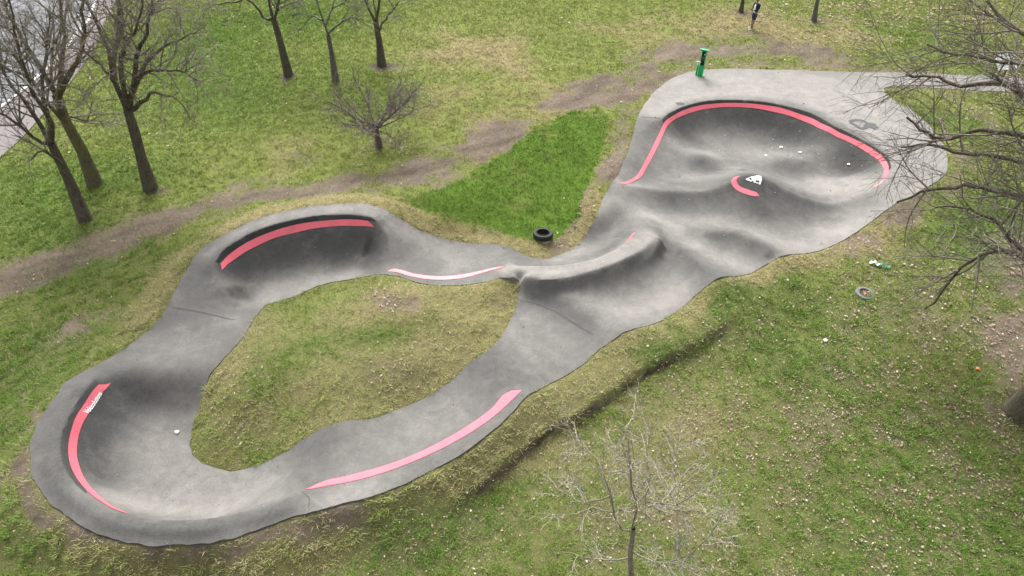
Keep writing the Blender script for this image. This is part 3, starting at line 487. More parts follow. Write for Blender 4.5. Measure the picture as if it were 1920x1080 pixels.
def sstep(a, b, x):
    t = np.clip((x - a) / (b - a), 0, 1); return t * t * (3 - 2 * t)

# ---------------------------------------------------------------- height of the tarmac
OUT_L = catmull(T_OUTER, 0.22, True); HOLE_L = catmull(T_HOLE, 0.22, True)
LIP_L = [catmull(l, 0.2) for l in T_LIPS]; FEAT_L = [catmull(l, 0.3) for l in T_FEAT]
GS = 0.06
_x0, _y0 = OUT_L[:, 0].min() - 0.6, OUT_L[:, 1].min() - 0.6
_x1, _y1 = OUT_L[:, 0].max() + 0.6, OUT_L[:, 1].max() + 0.6
TX = np.arange(_x0, _x1, GS); TY = np.arange(_y0, _y1, GS)
def offset_line(l, off, drop, fs=1.0, fe=1.0):       # parallel line, off > 0 to the left of travel; the drop eases off at the ends
    d = np.gradient(l[:, :2], axis=0); d /= np.linalg.norm(d, axis=1, keepdims=True) + 1e-9
    u = np.linspace(0, 1, len(l)); f = np.minimum(np.clip(fs + u * 6, 0, 1), np.clip(fe + (1 - u) * 3.2, 0, 1))
    o = l.copy(); o[:, 0] += -d[:, 1] * off; o[:, 1] += d[:, 0] * off; o[:, 2] -= drop * f; return o
_side = []
for (_sd, _b, _fl, _H, _wd, _fs, _fe), _l in zip(T_LIPSLOPE, LIP_L):   # concave wall below each lip or crest
    _Hi = np.full(len(_l), _H) if _fl is None else np.maximum(_l[:, 2] - _fl, .04)
    for _d in (0.10, 0.22, 0.38, 0.58, 0.82, 1.1, 1.4, 1.7):
        _wi = _wd * (_Hi / _Hi.max())**0.6; _ok = _d < _wi * 0.92
        if _ok.any(): _side.append(offset_line(_l, _sd * _d, _Hi * (1 - np.clip(1 - _d / _wi, 0, 1)**2), _fs, _fe)[_ok])
    _side.append(offset_line(_l, -_sd * 0.15, 0.15 * _b))
_side = np.vstack(_side); _side = _side[sdf(_side[:, :2], OUT_L, HOLE_L) < -0.22]
_ctrl = dedupe(np.vstack(LIP_L + [_side, OUT_L[::2], HOLE_L] + FEAT_L), 0.125)
_w = rbf_fit(_ctrl[:, :2], _ctrl[:, 2])
_QX, _QY = np.meshgrid(TX, TY, indexing='ij')
_Q = np.stack([_QX.ravel(), _QY.ravel()], 1)
TSDF = (sdf(_Q, OUT_L[::2], HOLE_L[::2]) + 0.10 * (fbm(_Q[:, 0], _Q[:, 1], 0.45, 3, 41) - .5)).reshape(_QX.shape)
_near = (TSDF < 0.4).ravel()
_z = np.zeros(len(_Q)); _z[_near] = rbf_eval(_ctrl[:, :2], _w, _Q[_near])
_z = _z.reshape(_QX.shape); _wt = (TSDF < 0.4).astype(float)
def _mblur(s): return blur(_z * _wt, s) / np.maximum(blur(_wt, s), 1e-6)
_ld = np.full(len(_Q), 9.0)
for _l in LIP_L:
    _ld[_near] = np.minimum(_ld[_near], seg_dist(_Q[_near], _l))
_ld = _ld.reshape(_QX.shape)
_k = sstep(0.15, 0.8, np.minimum(_ld, 9))
TZ = _mblur(0.6) * (1 - _k) + _mblur(4.0) * _k
def nearest(q, l):                                # distance, parameter 0..1 and side (+1 left) to a polyline
    a, b = l[:-1, :2], l[1:, :2]; sl = np.r_[0, np.cumsum(np.linalg.norm(b - a, axis=1))]
    best = np.full(len(q), 1e9); uu = np.zeros(len(q)); ss = np.ones(len(q))
    for i in range(len(a)):
        v = b[i] - a[i]; L2 = v @ v + 1e-12; rx = q[:, 0] - a[i, 0]; ry = q[:, 1] - a[i, 1]
        t = np.clip((rx * v[0] + ry * v[1]) / L2, 0, 1); dx = rx - t * v[0]; dy = ry - t * v[1]; d2 = dx * dx + dy * dy; m = d2 < best
        best[m] = d2[m]; uu[m] = ((sl[i] + t * (sl[i+1] - sl[i])) / sl[-1])[m]; ss[m] = np.sign(v[0] * ry - v[1] * rx)[m]
    return np.sqrt(best), uu, ss
for _n, ((_sd, _b, _fl, _H, _wd, _fs, _fe), _l) in enumerate(zip(T_LIPSLOPE, LIP_L)):   # true creases: the wall starts exactly at the lip
    if _n > 4: continue
    _m = (np.abs(_QX - _l[:, 0].mean()) < np.ptp(_l[:, 0]) / 2 + 2) & (np.abs(_QY - _l[:, 1].mean()) < np.ptp(_l[:, 1]) / 2 + 2) & (TSDF < .3)
    _d, _u, _s = nearest(np.stack([_QX[_m], _QY[_m]], 1), _l)
    _su = np.linspace(0, 1, len(_l)); _lz = np.interp(_u, _su, _l[:, 2])
    _hh = np.full(len(_d), _H) if _fl is None else np.maximum(_lz - _fl, .04)
    _hm = _H if _fl is None else max(_l[:, 2].max() - _fl, .04); _wi = _wd * (_hh / _hm)**.6
    _f = np.minimum(np.clip(_fs + _u * 6, 0, 1), np.clip(_fe + (1 - _u) * 3.2, 0, 1))
    _wall = _s == _sd
    _ze = np.where(_wall, _lz - _f * _hh * (1 - np.clip(1 - _d / _wi, 0, 1)**2), _lz)
    _wt2 = np.where(_wall, 1 - sstep(.35, .8, _d / _wi), 1 - sstep(.12, .4, _d)) * sstep(0.0, .10, _u) * sstep(0.0, .10, 1 - _u) * sstep(-.05, -.25, TSDF[_m])
    TZ[_m] = TZ[_m] * (1 - _wt2) + _ze * _wt2
def bilin(g, x, y):
    fx = np.clip((np.asarray(x) - TX[0]) / GS, 0, len(TX) - 1.001); fy = np.clip((np.asarray(y) - TY[0]) / GS, 0, len(TY) - 1.001)
    i = fx.astype(int); j = fy.astype(int); u = fx - i; v = fy - j
    return (g[i, j]*(1-u) + g[i+1, j]*u)*(1-v) + (g[i, j+1]*(1-u) + g[i+1, j+1]*u)*v
def tarmac_z(x, y): return bilin(TZ, x, y)

# ---------------------------------------------------------------- height of the ground
_ge = np.vstack([OUT_L[::2], HOLE_L[::2]]).copy(); _ge[:, 2] = tarmac_z(_ge[:, 0], _ge[:, 1]) - 0.015
_gc = dedupe(np.vstack([_ge] + [catmull(l, 0.6) for l in T_GROUND]), 0.2)
_gw = rbf_fit(_gc[:, :2], _gc[:, 2])
def ground_z(x, y, rough=True):
    q = np.stack([np.ravel(x), np.ravel(y)], 1).astype(float)
    z = rbf_eval(_gc[:, :2], _gw, q)
    far = sstep(38, 60, np.hypot(q[:, 0], q[:, 1] - 20))
    z = z * (1 - far) + 0.9 * far
    s = sdf(q, OUT_L, HOLE_L)
    if rough:
        amp = sstep(0.0, 0.8, s)
        z = z + amp * (0.16 * (fbm(q[:, 0], q[:, 1], 2.6, 3, 1) - .5) + 0.07 * (fbm(q[:, 0], q[:, 1], 0.7, 2, 2) - .5))
        # little worn-back step along the front of the bank
        d = seg_dist(q, T_LEDGE)
        side = ledge_side(q)
        d2 = side * d + 0.35 * (fbm(q[:, 0], q[:, 1], 0.9, 3, 31) - .5)
        z = z - 0.24 * sstep(-0.05, 0.05, d2) * sstep(2.0, 0.3, d) * ledge_fade(q)
    tz = tarmac_z(q[:, 0], q[:, 1])
    z = np.where(s < 0, np.minimum(z, tz - 0.03 - np.clip((-s - 0.10) * 2.0, 0, 0.3)), z)
    return z.reshape(np.shape(x)), s.reshape(np.shape(x))
def ledge_fade(q):
    L = np.array(T_LEDGE); return sstep(0.1, 2.6, np.hypot(q[:, 0] - L[-1, 0], q[:, 1] - L[-1, 1])) * sstep(0.1, 2.0, np.hypot(q[:, 0] - L[0, 0], q[:, 1] - L[0, 1]))
def ledge_side(q):                                # +1 on the camera side of the step
    L = np.array(T_LEDGE)[:, :2]; yy = np.interp(q[:, 0], L[:, 0], L[:, 1]); return np.where(q[:, 1] < yy, 1.0, -1.0)

# ---------------------------------------------------------------- object helpers
def tag(o, label=None, cat=None, group=None, kind=None):
    if label: o['label'] = label
    if cat: o['category'] = cat
    if group: o['group'] = group
    if kind: o['kind'] = kind
    return o
def link(o, parent=None):
    COL.objects.link(o)
    if parent is not None: o.parent = parent
    return o
def empty(name, loc=(0, 0, 0), rz=0.0):
    o = bpy.data.objects.new(name, None); o.empty_display_size = 0.2; link(o); o.location = loc; o.rotation_euler = (0, 0, rz); return o
def mesh_obj(name, V, Fc, mat, parent=None, smooth=False, mats=None):
    me = bpy.data.meshes.new(name); me.from_pydata([tuple(v) for v in V], [], [tuple(f) for f in Fc])
    for m in (mats or [mat]): me.materials.append(m)
    if smooth: me.polygons.foreach_set('use_smooth', [True] * len(me.polygons))
    me.update(); return link(bpy.data.objects.new(name, me), parent)
def fast_mesh(name, V, tris, mat, smooth=False, parent=None, k=3):
    V = np.asarray(V, np.float32); tris = np.asarray(tris, np.int32)
    me = bpy.data.meshes.new(name); me.vertices.add(len(V)); me.vertices.foreach_set('co', V.ravel())
    n = len(tris); me.loops.add(n * k); me.loops.foreach_set('vertex_index', tris.ravel())
    me.polygons.add(n); me.polygons.foreach_set('loop_start', np.arange(0, n * k, k, dtype=np.int32))
    try: me.polygons.foreach_set('loop_total', np.full(n, k, np.int32))
    except Exception: pass
    me.polygons.foreach_set('use_smooth', np.full(n, smooth, bool))
    me.materials.append(mat); me.update(calc_edges=True); me.validate()
    return link(bpy.data.objects.new(name, me), parent)
def set_attr(o, name, typ, dom, arr):
    a = o.data.attributes.new(name, typ, dom)
    key = 'color' if 'COLOR' in typ else 'value'
    a.data.foreach_set(key, np.asarray(arr, np.float32).ravel())
def bm_obj(name, bm, mat, parent=None, smooth=False):
    me = bpy.data.meshes.new(name); bm.to_mesh(me); bm.free(); me.materials.append(mat)
    if smooth: me.polygons.foreach_set('use_smooth', [True] * len(me.polygons))
    return link(bpy.data.objects.new(name, me), parent)
def bm_box(bm, size, loc, rot=None, bev=0.0):
    r = bmesh.ops.create_cube(bm, size=1.0); vs = r['verts']
    bmesh.ops.scale(bm, vec=size, verts=vs)
    if bev > 0:
        es = list({e for v in vs for e in v.link_edges})
        r2 = bmesh.ops.bevel(bm, geom=es, offset=bev, segments=2, affect='EDGES', profile=0.5)
        vs = list({v for f in r2['faces'] for v in f.verts} | {v for v in vs if v.is_valid})
    M = Matrix.Translation(loc) @ (rot.to_matrix().to_4x4() if rot is not None else Matrix.Identity(4))
    bmesh.ops.transform(bm, matrix=M, verts=vs); return vs

# ---------------------------------------------------------------- material helpers
class NT:
    def __init__(s, name):
        s.m = bpy.data.materials.new(name); s.m.use_nodes = True; s.t = s.m.node_tree
        s.b = s.t.nodes['Principled BSDF']; s.b.inputs['Roughness'].default_value = 0.9
        s.b.inputs['Specular IOR Level'].default_value = 0.25
    def n(s, typ, **kw):
        nd = s.t.nodes.new(typ)
        for k, v in kw.items():
            if k in nd.inputs.keys(): nd.inputs[k].default_value = v
            else: setattr(nd, k, v)
        return nd
    def l(s, a, b): s.t.links.new(a, b)
    def attr(s, name): return s.n('ShaderNodeAttribute', attribute_name=name)
    def noise(s, scale, detail=4.0, rough=0.6, vec=None, dist=0.0):
        nd = s.n('ShaderNodeTexNoise'); nd.inputs['Scale'].default_value = scale; nd.inputs['Detail'].default_value = detail
        nd.inputs['Roughness'].default_value = rough; nd.inputs['Distortion'].default_value = dist
        if vec is None: vec = s.n('ShaderNodeNewGeometry').outputs['Position']
        s.l(vec, nd.inputs['Vector']); return nd.outputs['Fac']
    def math(s, op, a, b=None, clamp=False):
        nd = s.n('ShaderNodeMath', operation=op); nd.use_clamp = clamp
        for i, v in enumerate((a, b)):
            if v is None: continue
            if isinstance(v, (int, float)): nd.inputs[i].default_value = v
            else: s.l(v, nd.inputs[i])
        return nd.outputs[0]
    def ramp(s, fac, stops):
        nd = s.n('ShaderNodeValToRGB'); e = nd.color_ramp.elements
        while len(e) < len(stops): e.new(0.5)
        for el, (p, c) in zip(e, stops): el.position = p; el.color = (*c, 1) if len(c) == 3 else c
        s.l(fac, nd.inputs[0]); return nd.outputs[0]
    def mix(s, fac, a, b, mode='MIX'):
        nd = s.n('ShaderNodeMix', data_type='RGBA', blend_type=mode)
        for i, v in ((0, fac), (6, a), (7, b)):
            if isinstance(v, (int, float)): nd.inputs[i].default_value = v
            elif isinstance(v, tuple): nd.inputs[i].default_value = (*v, 1)
            else: s.l(v, nd.inputs[i])
        return nd.outputs[2]
    def color(s, c):
        if isinstance(c, tuple): s.b.inputs['Base Color'].default_value = (*c, 1)
        else: s.l(c, s.b.inputs['Base Color'])
    def bump(s, h, strength=0.3, dist=0.02):
        nd = s.n('ShaderNodeBump'); nd.inputs['Strength'].default_value = strength; nd.inputs['Distance'].default_value = dist
        s.l(h, nd.inputs['Height']); s.l(nd.outputs[0], s.b.inputs['Normal'])
def simple(name, c, rough=0.7, var=0.25, scale=8.0, metal=0.0, bump=0.0):
    N = NT(name); nz = N.noise(scale, 4)
    N.color(N.mix(nz, tuple(x * (1 - var) for x in c), tuple(min(1, x * (1 + var)) for x in c)))
    N.b.inputs['Roughness'].default_value = rough; N.b.inputs['Metallic'].default_value = metal
    if bump: N.bump(nz, bump, 0.01)
    return N.m

# ---------------------------------------------------------------- tarmac
def make_tarmac_mat():
    N = NT('worn_tarmac')
    tone = N.attr('tone').outputs['Fac']
    big = N.noise(0.8, 6, 0.62, dist=1.2); mid = N.noise(3.2, 7, 0.68, dist=0.8); grain = N.noise(24, 4, 0.75); fine = N.noise(75, 3, 0.75)
    t = tone
    for nz, amp in ((big, 0.34), (mid, 0.36), (grain, 0.34), (fine, 0.26)): t = N.math('ADD', t, N.math('MULTIPLY', N.math('SUBTRACT', nz, 0.5), amp))
    t = N.math('MAXIMUM', N.math('MINIMUM', t, 1.0), 0.0)
    c = N.ramp(t, [(0.0, (.019, .020, .0195)), (0.3, (.047, .0465, .0445)), (0.6, (.102, .098, .092)), (0.85, (.184, .174, .162)), (1.0, (.26, .247, .228))])
    st = N.noise(1.7, 3, 0.5); st = N.ramp(st, [(0.60, (0, 0, 0)), (0.72, (1, 1, 1))])
    c = N.mix(N.math('MULTIPLY', st, 0.16), c, (.21, .18, .15))
    N.color(c); N.b.inputs['Roughness'].default_value = 0.88
    N.bump(N.math('ADD', fine, N.math('ADD', grain, N.math('MULTIPLY', mid, 0.8))), 0.5, 0.015)
    return N.m
M_TARMAC = make_tarmac_mat()

def tone_at(x, y):  # wear and dust tones, with shade painted into the camera-facing slopes
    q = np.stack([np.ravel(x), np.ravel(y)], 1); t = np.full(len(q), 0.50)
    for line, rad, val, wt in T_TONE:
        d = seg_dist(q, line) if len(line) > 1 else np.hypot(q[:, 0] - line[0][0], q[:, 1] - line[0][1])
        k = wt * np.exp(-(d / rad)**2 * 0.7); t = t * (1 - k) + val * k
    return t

def build_tarmac():
    nx, ny = TSDF.shape
    ins = TSDF < 0; vid = -np.ones(TSDF.shape, int); V = []; faces = []
    idx = np.argwhere(ins); vid[ins] = np.arange(len(idx))
    V = list(np.c_[TX[idx[:, 0]], TY[idx[:, 1]], TZ[ins]])
    ev = {}; segs = []
    def cut(a, b):
        key = (min(a, b), max(a, b))
        if key in ev: return ev[key]
        sa, sb = TSDF[a], TSDF[b]; t = sa / (sa - sb)
        x = TX[a[0]] + t * (TX[b[0]] - TX[a[0]]); y = TY[a[1]] + t * (TY[b[1]] - TY[a[1]])
        V.append((x, y, float(tarmac_z(x, y)))); ev[key] = len(V) - 1; return ev[key]
    cnt = ins[:-1, :-1].astype(int) + ins[1:, :-1] + ins[1:, 1:] + ins[:-1, 1:]
    full = np.argwhere(cnt == 4)
    fi, fj = full[:, 0], full[:, 1]; faces = np.stack([vid[fi, fj], vid[fi+1, fj], vid[fi+1, fj+1], vid[fi, fj+1]], 1).tolist()
    for i, j in np.argwhere((cnt > 0) & (cnt < 4)):
        c = [(i, j), (i+1, j), (i+1, j+1), (i, j+1)]; poly = []; marks = []
        for k in range(4):
            a, b = c[k], c[(k+1) % 4]
            if ins[a]: poly.append(vid[a])
            if ins[a] != ins[b]:
                e = cut(a, b); poly.append(e); marks.append((e, ins[a]))
        if len(poly) >= 3 and len(marks) == 2: faces.append(tuple(poly))
        if len(marks) == 2:
            out = [m for m, s in marks if s][0]; inn = [m for m, s in marks if not s][0]
            segs.append((out, inn))
    n0 = len(V); low = {}
    def lo(v):
        if v not in low: V.append((V[v][0], V[v][1], V[v][2] - 0.3)); low[v] = len(V) - 1
        return low[v]
    for a, b in segs: faces.append((a, lo(a), lo(b), b))
    o = mesh_obj('pump_track', V, faces, M_TARMAC, smooth=True)
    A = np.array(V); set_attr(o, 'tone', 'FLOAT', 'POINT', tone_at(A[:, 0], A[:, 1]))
    o.data.set_sharp_from_angle(angle=math.radians(50))
    tag(o, 'grey tarmac pump track looping round a grass island', None, None, 'structure'); return o
TRACK = build_tarmac()

def surf(x, y, h):
    """point h metres above the tarmac, along its normal"""
    e = 0.05; x = np.asarray(x, float); y = np.asarray(y, float)
    gx = (tarmac_z(x+e, y) - tarmac_z(x-e, y)) / (2*e); gy = (tarmac_z(x, y+e) - tarmac_z(x, y-e)) / (2*e)
    n = np.stack([-gx, -gy, np.ones_like(gx)], -1); n /= np.linalg.norm(n, axis=-1, keepdims=True)
    return np.stack([x, y, tarmac_z(x, y)], -1) + n * h
def paint_mat(name, a, b, wear):
    N = NT(name); nz = N.noise(3.0, 6, .7); fn = N.noise(38, 5, .75); sc = N.noise(1.6, 6, .7, dist=1.0)
    c = N.mix(nz, a, b); w = N.math('MULTIPLY', N.ramp(N.math('ADD', fn, N.math('MULTIPLY', N.math('SUBTRACT', sc, .5), .7)), [(0.52, (0, 0, 0)), (0.72, (1, 1, 1))]), wear)
    N.color(N.mix(w, c, (.12, .115, .11))); N.b.inputs['Roughness'].default_value = 0.75; N.bump(fn, 0.2, 0.01); return N.m
M_PINK = paint_mat('pink_paint', (.52, .070, .108), (.60, .14, .168), .8)
M_PINK_WORN = paint_mat('worn_pink_paint', (.52, .14, .16), (.58, .24, .25), .6)
M_WHITE = paint_mat('white_paint', (.74, .74, .74), (.84, .84, .84), .2)
M_GRAFF = paint_mat('dark_spray_paint', (.035, .04, .04), (.07, .07, .07), .3)
def strip(up, lo, mat, name='painted_line', h=0.011, label=None):
    up, lo = np.array(up)[:, :2], np.array(lo)[:, :2]
    n = max(8, int(np.linalg.norm(np.diff(up, axis=0), axis=1).sum() / 0.07))
    def rs(p):
        p3 = catmull(np.c_[p, np.zeros(len(p))], 0.05)[:, :2]; s = np.r_[0, np.cumsum(np.linalg.norm(np.diff(p3, axis=0), axis=1))]
        u = np.linspace(0, s[-1], n); return np.stack([np.interp(u, s, p3[:, 0]), np.interp(u, s, p3[:, 1])], 1)
    a, b = rs(up), rs(lo); K = 7; V = []
    for k in range(K):
        t = k / (K - 1); p = a * (1 - t) + b * t; V.append(surf(p[:, 0], p[:, 1], h))
    V = np.concatenate(V); F_ = [(k*n+i, k*n+i+1, (k+1)*n+i+1, (k+1)*n+i) for k in range(K-1) for i in range(n-1)]
    o = mesh_obj(name, V, F_, mat, TRACK, smooth=True)
    if label: o['label'] = label
    return o
for _a, _b, _v in T_BAND:                           # unridden dark tarmac above the line
    _o = strip(_a, _b, M_TARMAC, 'dark_band', 0.005); set_attr(_o, 'tone', 'FLOAT', 'POINT', np.full(len(_o.data.vertices), _v))
for _up, _lo, _mt, _lb in T_STRIPS: strip(_up, _lo, M_PINK_WORN if _mt else M_PINK, label=_lb)
def raster_patch(name, polys, holes, mat, res, h, label):
    """flat painted mark: small cells draped over the tarmac inside the outline"""
    P_ = np.vstack(polys); x0, y0 = P_[:, :2].min(0) - res; x1, y1 = P_[:, :2].max(0) + res
    gx, gy = np.meshgrid(np.arange(x0, x1, res), np.arange(y0, y1, res), indexing='ij')
    cx, cy = gx[:-1, :-1] + res/2, gy[:-1, :-1] + res/2; q = np.stack([cx.ravel(), cy.ravel()], 1)
    m = np.zeros(len(q), bool)
    for p in polys: m |= inside_poly(q, p)
    for p in holes: m &= ~inside_poly(q, p)
    m = m.reshape(cx.shape); used = {}; V = []; F_ = []
    def v(i, j):
        if (i, j) not in used: used[(i, j)] = len(V); V.append(surf(gx[i, j], gy[i, j], h))
        return used[(i, j)]
    for i, j in np.argwhere(m): F_.append((v(i, j), v(i+1, j), v(i+1, j+1), v(i, j+1)))
    o = mesh_obj(name, V, F_, mat, TRACK, smooth=True); o['label'] = label; return o
raster_patch('painted_emblem', T_EMBLEM[:1], T_EMBLEM[1:], M_WHITE, 0.022, 0.012, 'white painted emblem on top of the knob')
def stroke(line, w):
    l = catmull(np.array(line), 0.06); d = np.gradient(l[:, :2], axis=0); d /= np.linalg.norm(d, axis=1, keepdims=True) + 1e-9
    nrm = np.stack([-d[:, 1], d[:, 0]], 1); return l[:, :2] + nrm * w/2, l[:, :2] - nrm * w/2
for _l in T_GRAFF:
    a, b = stroke(_l, 0.18); strip(a, b, M_GRAFF, 'graffiti_stroke', 0.009)
for _l in T_SMUDGE:
    a, b = stroke(_l, 0.22); strip(a, b, M_GRAFF, 'graffiti_stroke', 0.009)
for _l in T_SEAMS:
    a, b = stroke(_l, 0.035); strip(a, b, M_GRAFF, 'seam', 0.006)
# lettering on the left berm
def lettering():
    cu = bpy.data.curves.new('lettering', 'FONT'); cu.body = 'Velosolutions'; cu.size = 1.0; cu.resolution_u = 3; cu.offset = 0.012
    ob = bpy.data.objects.new('lettering', cu); COL.objects.link(ob); bpy.context.view_layer.update()
    me = bpy.data.meshes.new_from_object(ob.evaluated_get(bpy.context.evaluated_depsgraph_get()))
    COL.objects.unlink(ob); bpy.data.objects.remove(ob); bpy.data.curves.remove(cu)
    bm = bmesh.new(); bm.from_mesh(me); bpy.data.meshes.remove(me)
    bmesh.ops.triangulate(bm, faces=bm.faces[:])
    bmesh.ops.subdivide_edges(bm, edges=[e for e in bm.edges if e.calc_length() > 0.2], cuts=2)
    xs = [v.co.x for v in bm.verts]; x0, x1 = min(xs), max(xs)
    base = np.array(T_TEXT[0]); top = np.array(T_TEXT[1])
    for v in bm.verts:
        u = (v.co.x - x0) / (x1 - x0); w = v.co.y / 0.72
        bp = base[0] + (base[1] - base[0]) * u; tp = top[0] + (top[1] - top[0]) * u
        p = bp + (tp - bp) * w; v.co = surf(p[0], p[1], 0.019)
    o = bm_obj('lettering', bm, M_WHITE, TRACK); o['label'] = 'white lettering on the pink line of the left berm'
lettering()

# ---------------------------------------------------------------- what grows where
def falloff(q, L):
    v = np.zeros(len(q))
    for line, rad, val in L:
        l = np.array(line)
        lo = l.min(0) - rad * 2.6; hi = l.max(0) + rad * 2.6
        m = (q[:, 0] > lo[0]) & (q[:, 0] < hi[0]) & (q[:, 1] > lo[1]) & (q[:, 1] < hi[1])
        if not m.any(): continue
        s = q[m]; d = seg_dist(s, line) if len(line) > 1 else np.hypot(s[:, 0] - l[0, 0], s[:, 1] - l[0, 1])
        v[m] = np.maximum(v[m], val * np.exp(-(d / rad)**2))
    return v
def ground_state(x, y, s=None):
    q = np.stack([np.ravel(x), np.ravel(y)], 1).astype(float); X, Y = q[:, 0], q[:, 1]
    wx = X + 0.7 * (fbm(X, Y, 1.1, 4, 3) - .5); wy = Y + 0.7 * (fbm(X, Y, 1.1, 4, 4) - .5); qw = np.stack([wx, wy], 1)
    n1 = fbm(X, Y, 5.0, 4, 5); n2 = fbm(X, Y, 1.3, 4, 6); n3 = fbm(X, Y, 0.45, 3, 8)
    dirt = falloff(qw, T_DIRT); dirt = sstep(0.22, 0.95, dirt + 1.1 * (n2 - .5) + 0.9 * (n3 - .5))
    led = seg_dist(q, T_LEDGE); dirt = np.maximum(dirt, 0.95 * ledge_fade(q) * sstep(0.11, 0.04, led + 0.22 * (n2 - .48) + 0.12 * (n3 - .5)))  # narrow soil line along the ledge, paints in the shade of the step
    if s is None: s = sdf(q, OUT_L, HOLE_L)
    s = np.ravel(s)
    rim = np.exp(-(np.maximum(s, 0) / 0.75)**2)
    dry = np.clip(falloff(qw, T_DRY) * 0.95 + 0.36 * rim + 0.9 * (n1 - .5) + 0.8 * (n2 - .5) + 0.08, 0, 1)
    grn = np.clip(falloff(qw, T_GREEN) + 0.16 * sstep(16, 9, Y) * sstep(0, 3, X) + 0.5 * (n1 - .5), 0, 1)
    dry = np.clip(dry - 0.75 * grn, 0, 1)
    ti = inside_poly(qw * 0.8 + q * 0.2, T_TURF); turf = ti * (0.55 + 0.45 * sstep(.30, .45, n2))
    if turf.any(): turf *= 1.0
    lit = falloff(q, T_LITTER); dirt = np.maximum(dirt, 0.42 * lit * sstep(.50, .68, fbm(X, Y, .7, 4, 21)))
    dirt = dirt * (1 - turf); dry = dry * (1 - 0.9 * turf)
    return dirt, dry, grn, turf, n1, n2, n3, s
C_LUSH = np.array((.086, .150, .026)); C_MID = np.array((.158, .186, .048)); C_DRY = np.array((.250, .215, .100)); C_TURF = np.array((.084, .142, .020))
C_DIRT = np.array((.100, .079, .062)); C_STRAW = np.array((.30, .25, .15))
def grass_rgb(st):
    dirt, dry, grn, turf, n1, n2, n3, s = st
    c = C_MID[None] * (1 - grn[:, None]) + C_LUSH[None] * grn[:, None]
    k = sstep(0.2, 0.85, dry)[:, None]; c = c * (1 - k) + C_DRY[None] * k
    t = turf[:, None]; tc = C_TURF[None] * (0.8 + 0.5 * n2[:, None]) * (1 - .55 * sstep(.5, .8, n1)[:, None]) + C_MID[None] * .55 * sstep(.5, .8, n1)[:, None]
    c = c * (1 - t) + tc * t
    return c * (0.84 + 0.32 * n3[:, None])

def ground_mat():
    N = NT('soil_and_thatch'); col = N.attr('col').outputs['Color']
    a = N.noise(7, 5, 0.7); b = N.noise(38, 4, 0.75)
    f = N.math('ADD', N.math('MULTIPLY', a, 0.7), N.math('MULTIPLY', b, 0.7))
    g = N.ramp(f, [(0.42, (.55, .55, .55)), (0.70, (1.0, 1.0, 1.0)), (0.98, (1.55, 1.5, 1.4))])
    c = N.mix(1.0, col, g, 'MULTIPLY')
    vo = N.n('ShaderNodeTexVoronoi'); vo.inputs['Scale'].default_value = 9.0; N.l(N.n('ShaderNodeNewGeometry').outputs['Position'], vo.inputs['Vector'])
    peb = N.ramp(vo.outputs['Distance'], [(0.10, (1, 1, 1)), (0.16, (0, 0, 0))])
    c = N.mix(N.math('MULTIPLY', peb, N.math('MULTIPLY', N.attr('dirt').outputs['Fac'], 0.35)), c, (.24, .21, .185))
    N.color(c); N.b.inputs['Roughness'].default_value = 1.0; N.b.inputs['Specular IOR Level'].default_value = 0.1
    N.bump(f, 0.8, 0.05); return N.m
def grade(lo, hi, a, b, fine, mid, far):
    xs = list(np.arange(a, b, fine)); x = xs[-1]; st = fine
    while x < far:
        st = min(st * 1.15, mid if x < hi else 60.0) if x < hi else st * 1.35
        x += st; xs.append(x)
    x = a; st = fine
    while x > -far:
        st = min(st * 1.15, mid) if x > lo else st * 1.35
        x -= st; xs.insert(0, x)
    return np.array(xs)
gx = grade(-32, 34, -12.5, 14, 0.13, 0.32, 700); gy = grade(1, 46, 5.6, 31.5, 0.13, 0.32, 700)
def build_ground():
    X, Y = np.meshgrid(gx, gy, indexing='ij'); Z, S = ground_z(X, Y)
    E = np.array(T_ROADEDGE); Z = Z - 0.45 * sstep(0.1, 0.5, np.interp(Y, E[:, 1], E[:, 0]) - X) * ((Y > 5) & (Y < 70))
    V = np.stack([X.ravel(), Y.ravel(), Z.ravel()], 1); I = np.arange(X.size).reshape(X.shape)
    Q = np.stack([I[:-1, :-1], I[1:, :-1], I[1:, 1:], I[:-1, 1:]], -1).reshape(-1, 4)
    o = fast_mesh('ground', V, Q, ground_mat(), True, None, 4)
    st = ground_state(X, Y, S); near = sstep(22, 10, Y.ravel())[:, None]; c = grass_rgb(st) * 0.70; c = c * (1 - .8 * near) + np.array((.086, .086, .036))[None] * .8 * near * (1 - st[3][:, None]) + c * .8 * near * st[3][:, None]; d = st[0][:, None]
    q = np.stack([X.ravel(), Y.ravel()], 1); strk = fbm(X.ravel() * .55 + Y.ravel() * .15, Y.ravel() * 1.6 - X.ravel() * .9, .5, 4, 33)
    led = np.maximum(sstep(.3, .05, seg_dist(q, T_LEDGE)), falloff(q, [([(t[0][1][0], t[0][1][1])], .7, 1.0) for t in T_TREES.values()]))[:, None]  # darker soil round the trunks; along the ledge the darkening is painted shade
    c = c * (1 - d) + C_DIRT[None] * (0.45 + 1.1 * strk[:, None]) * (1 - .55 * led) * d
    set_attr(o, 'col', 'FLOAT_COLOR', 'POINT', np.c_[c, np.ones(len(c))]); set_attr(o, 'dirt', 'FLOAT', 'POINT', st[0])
    tag(o, 'uneven park ground of soil and thatch under the grass', None, None, 'structure'); return o
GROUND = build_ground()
_gzc = {}
def gz(x, y): return float(ground_z(np.array([x]), np.array([y]))[0][0])

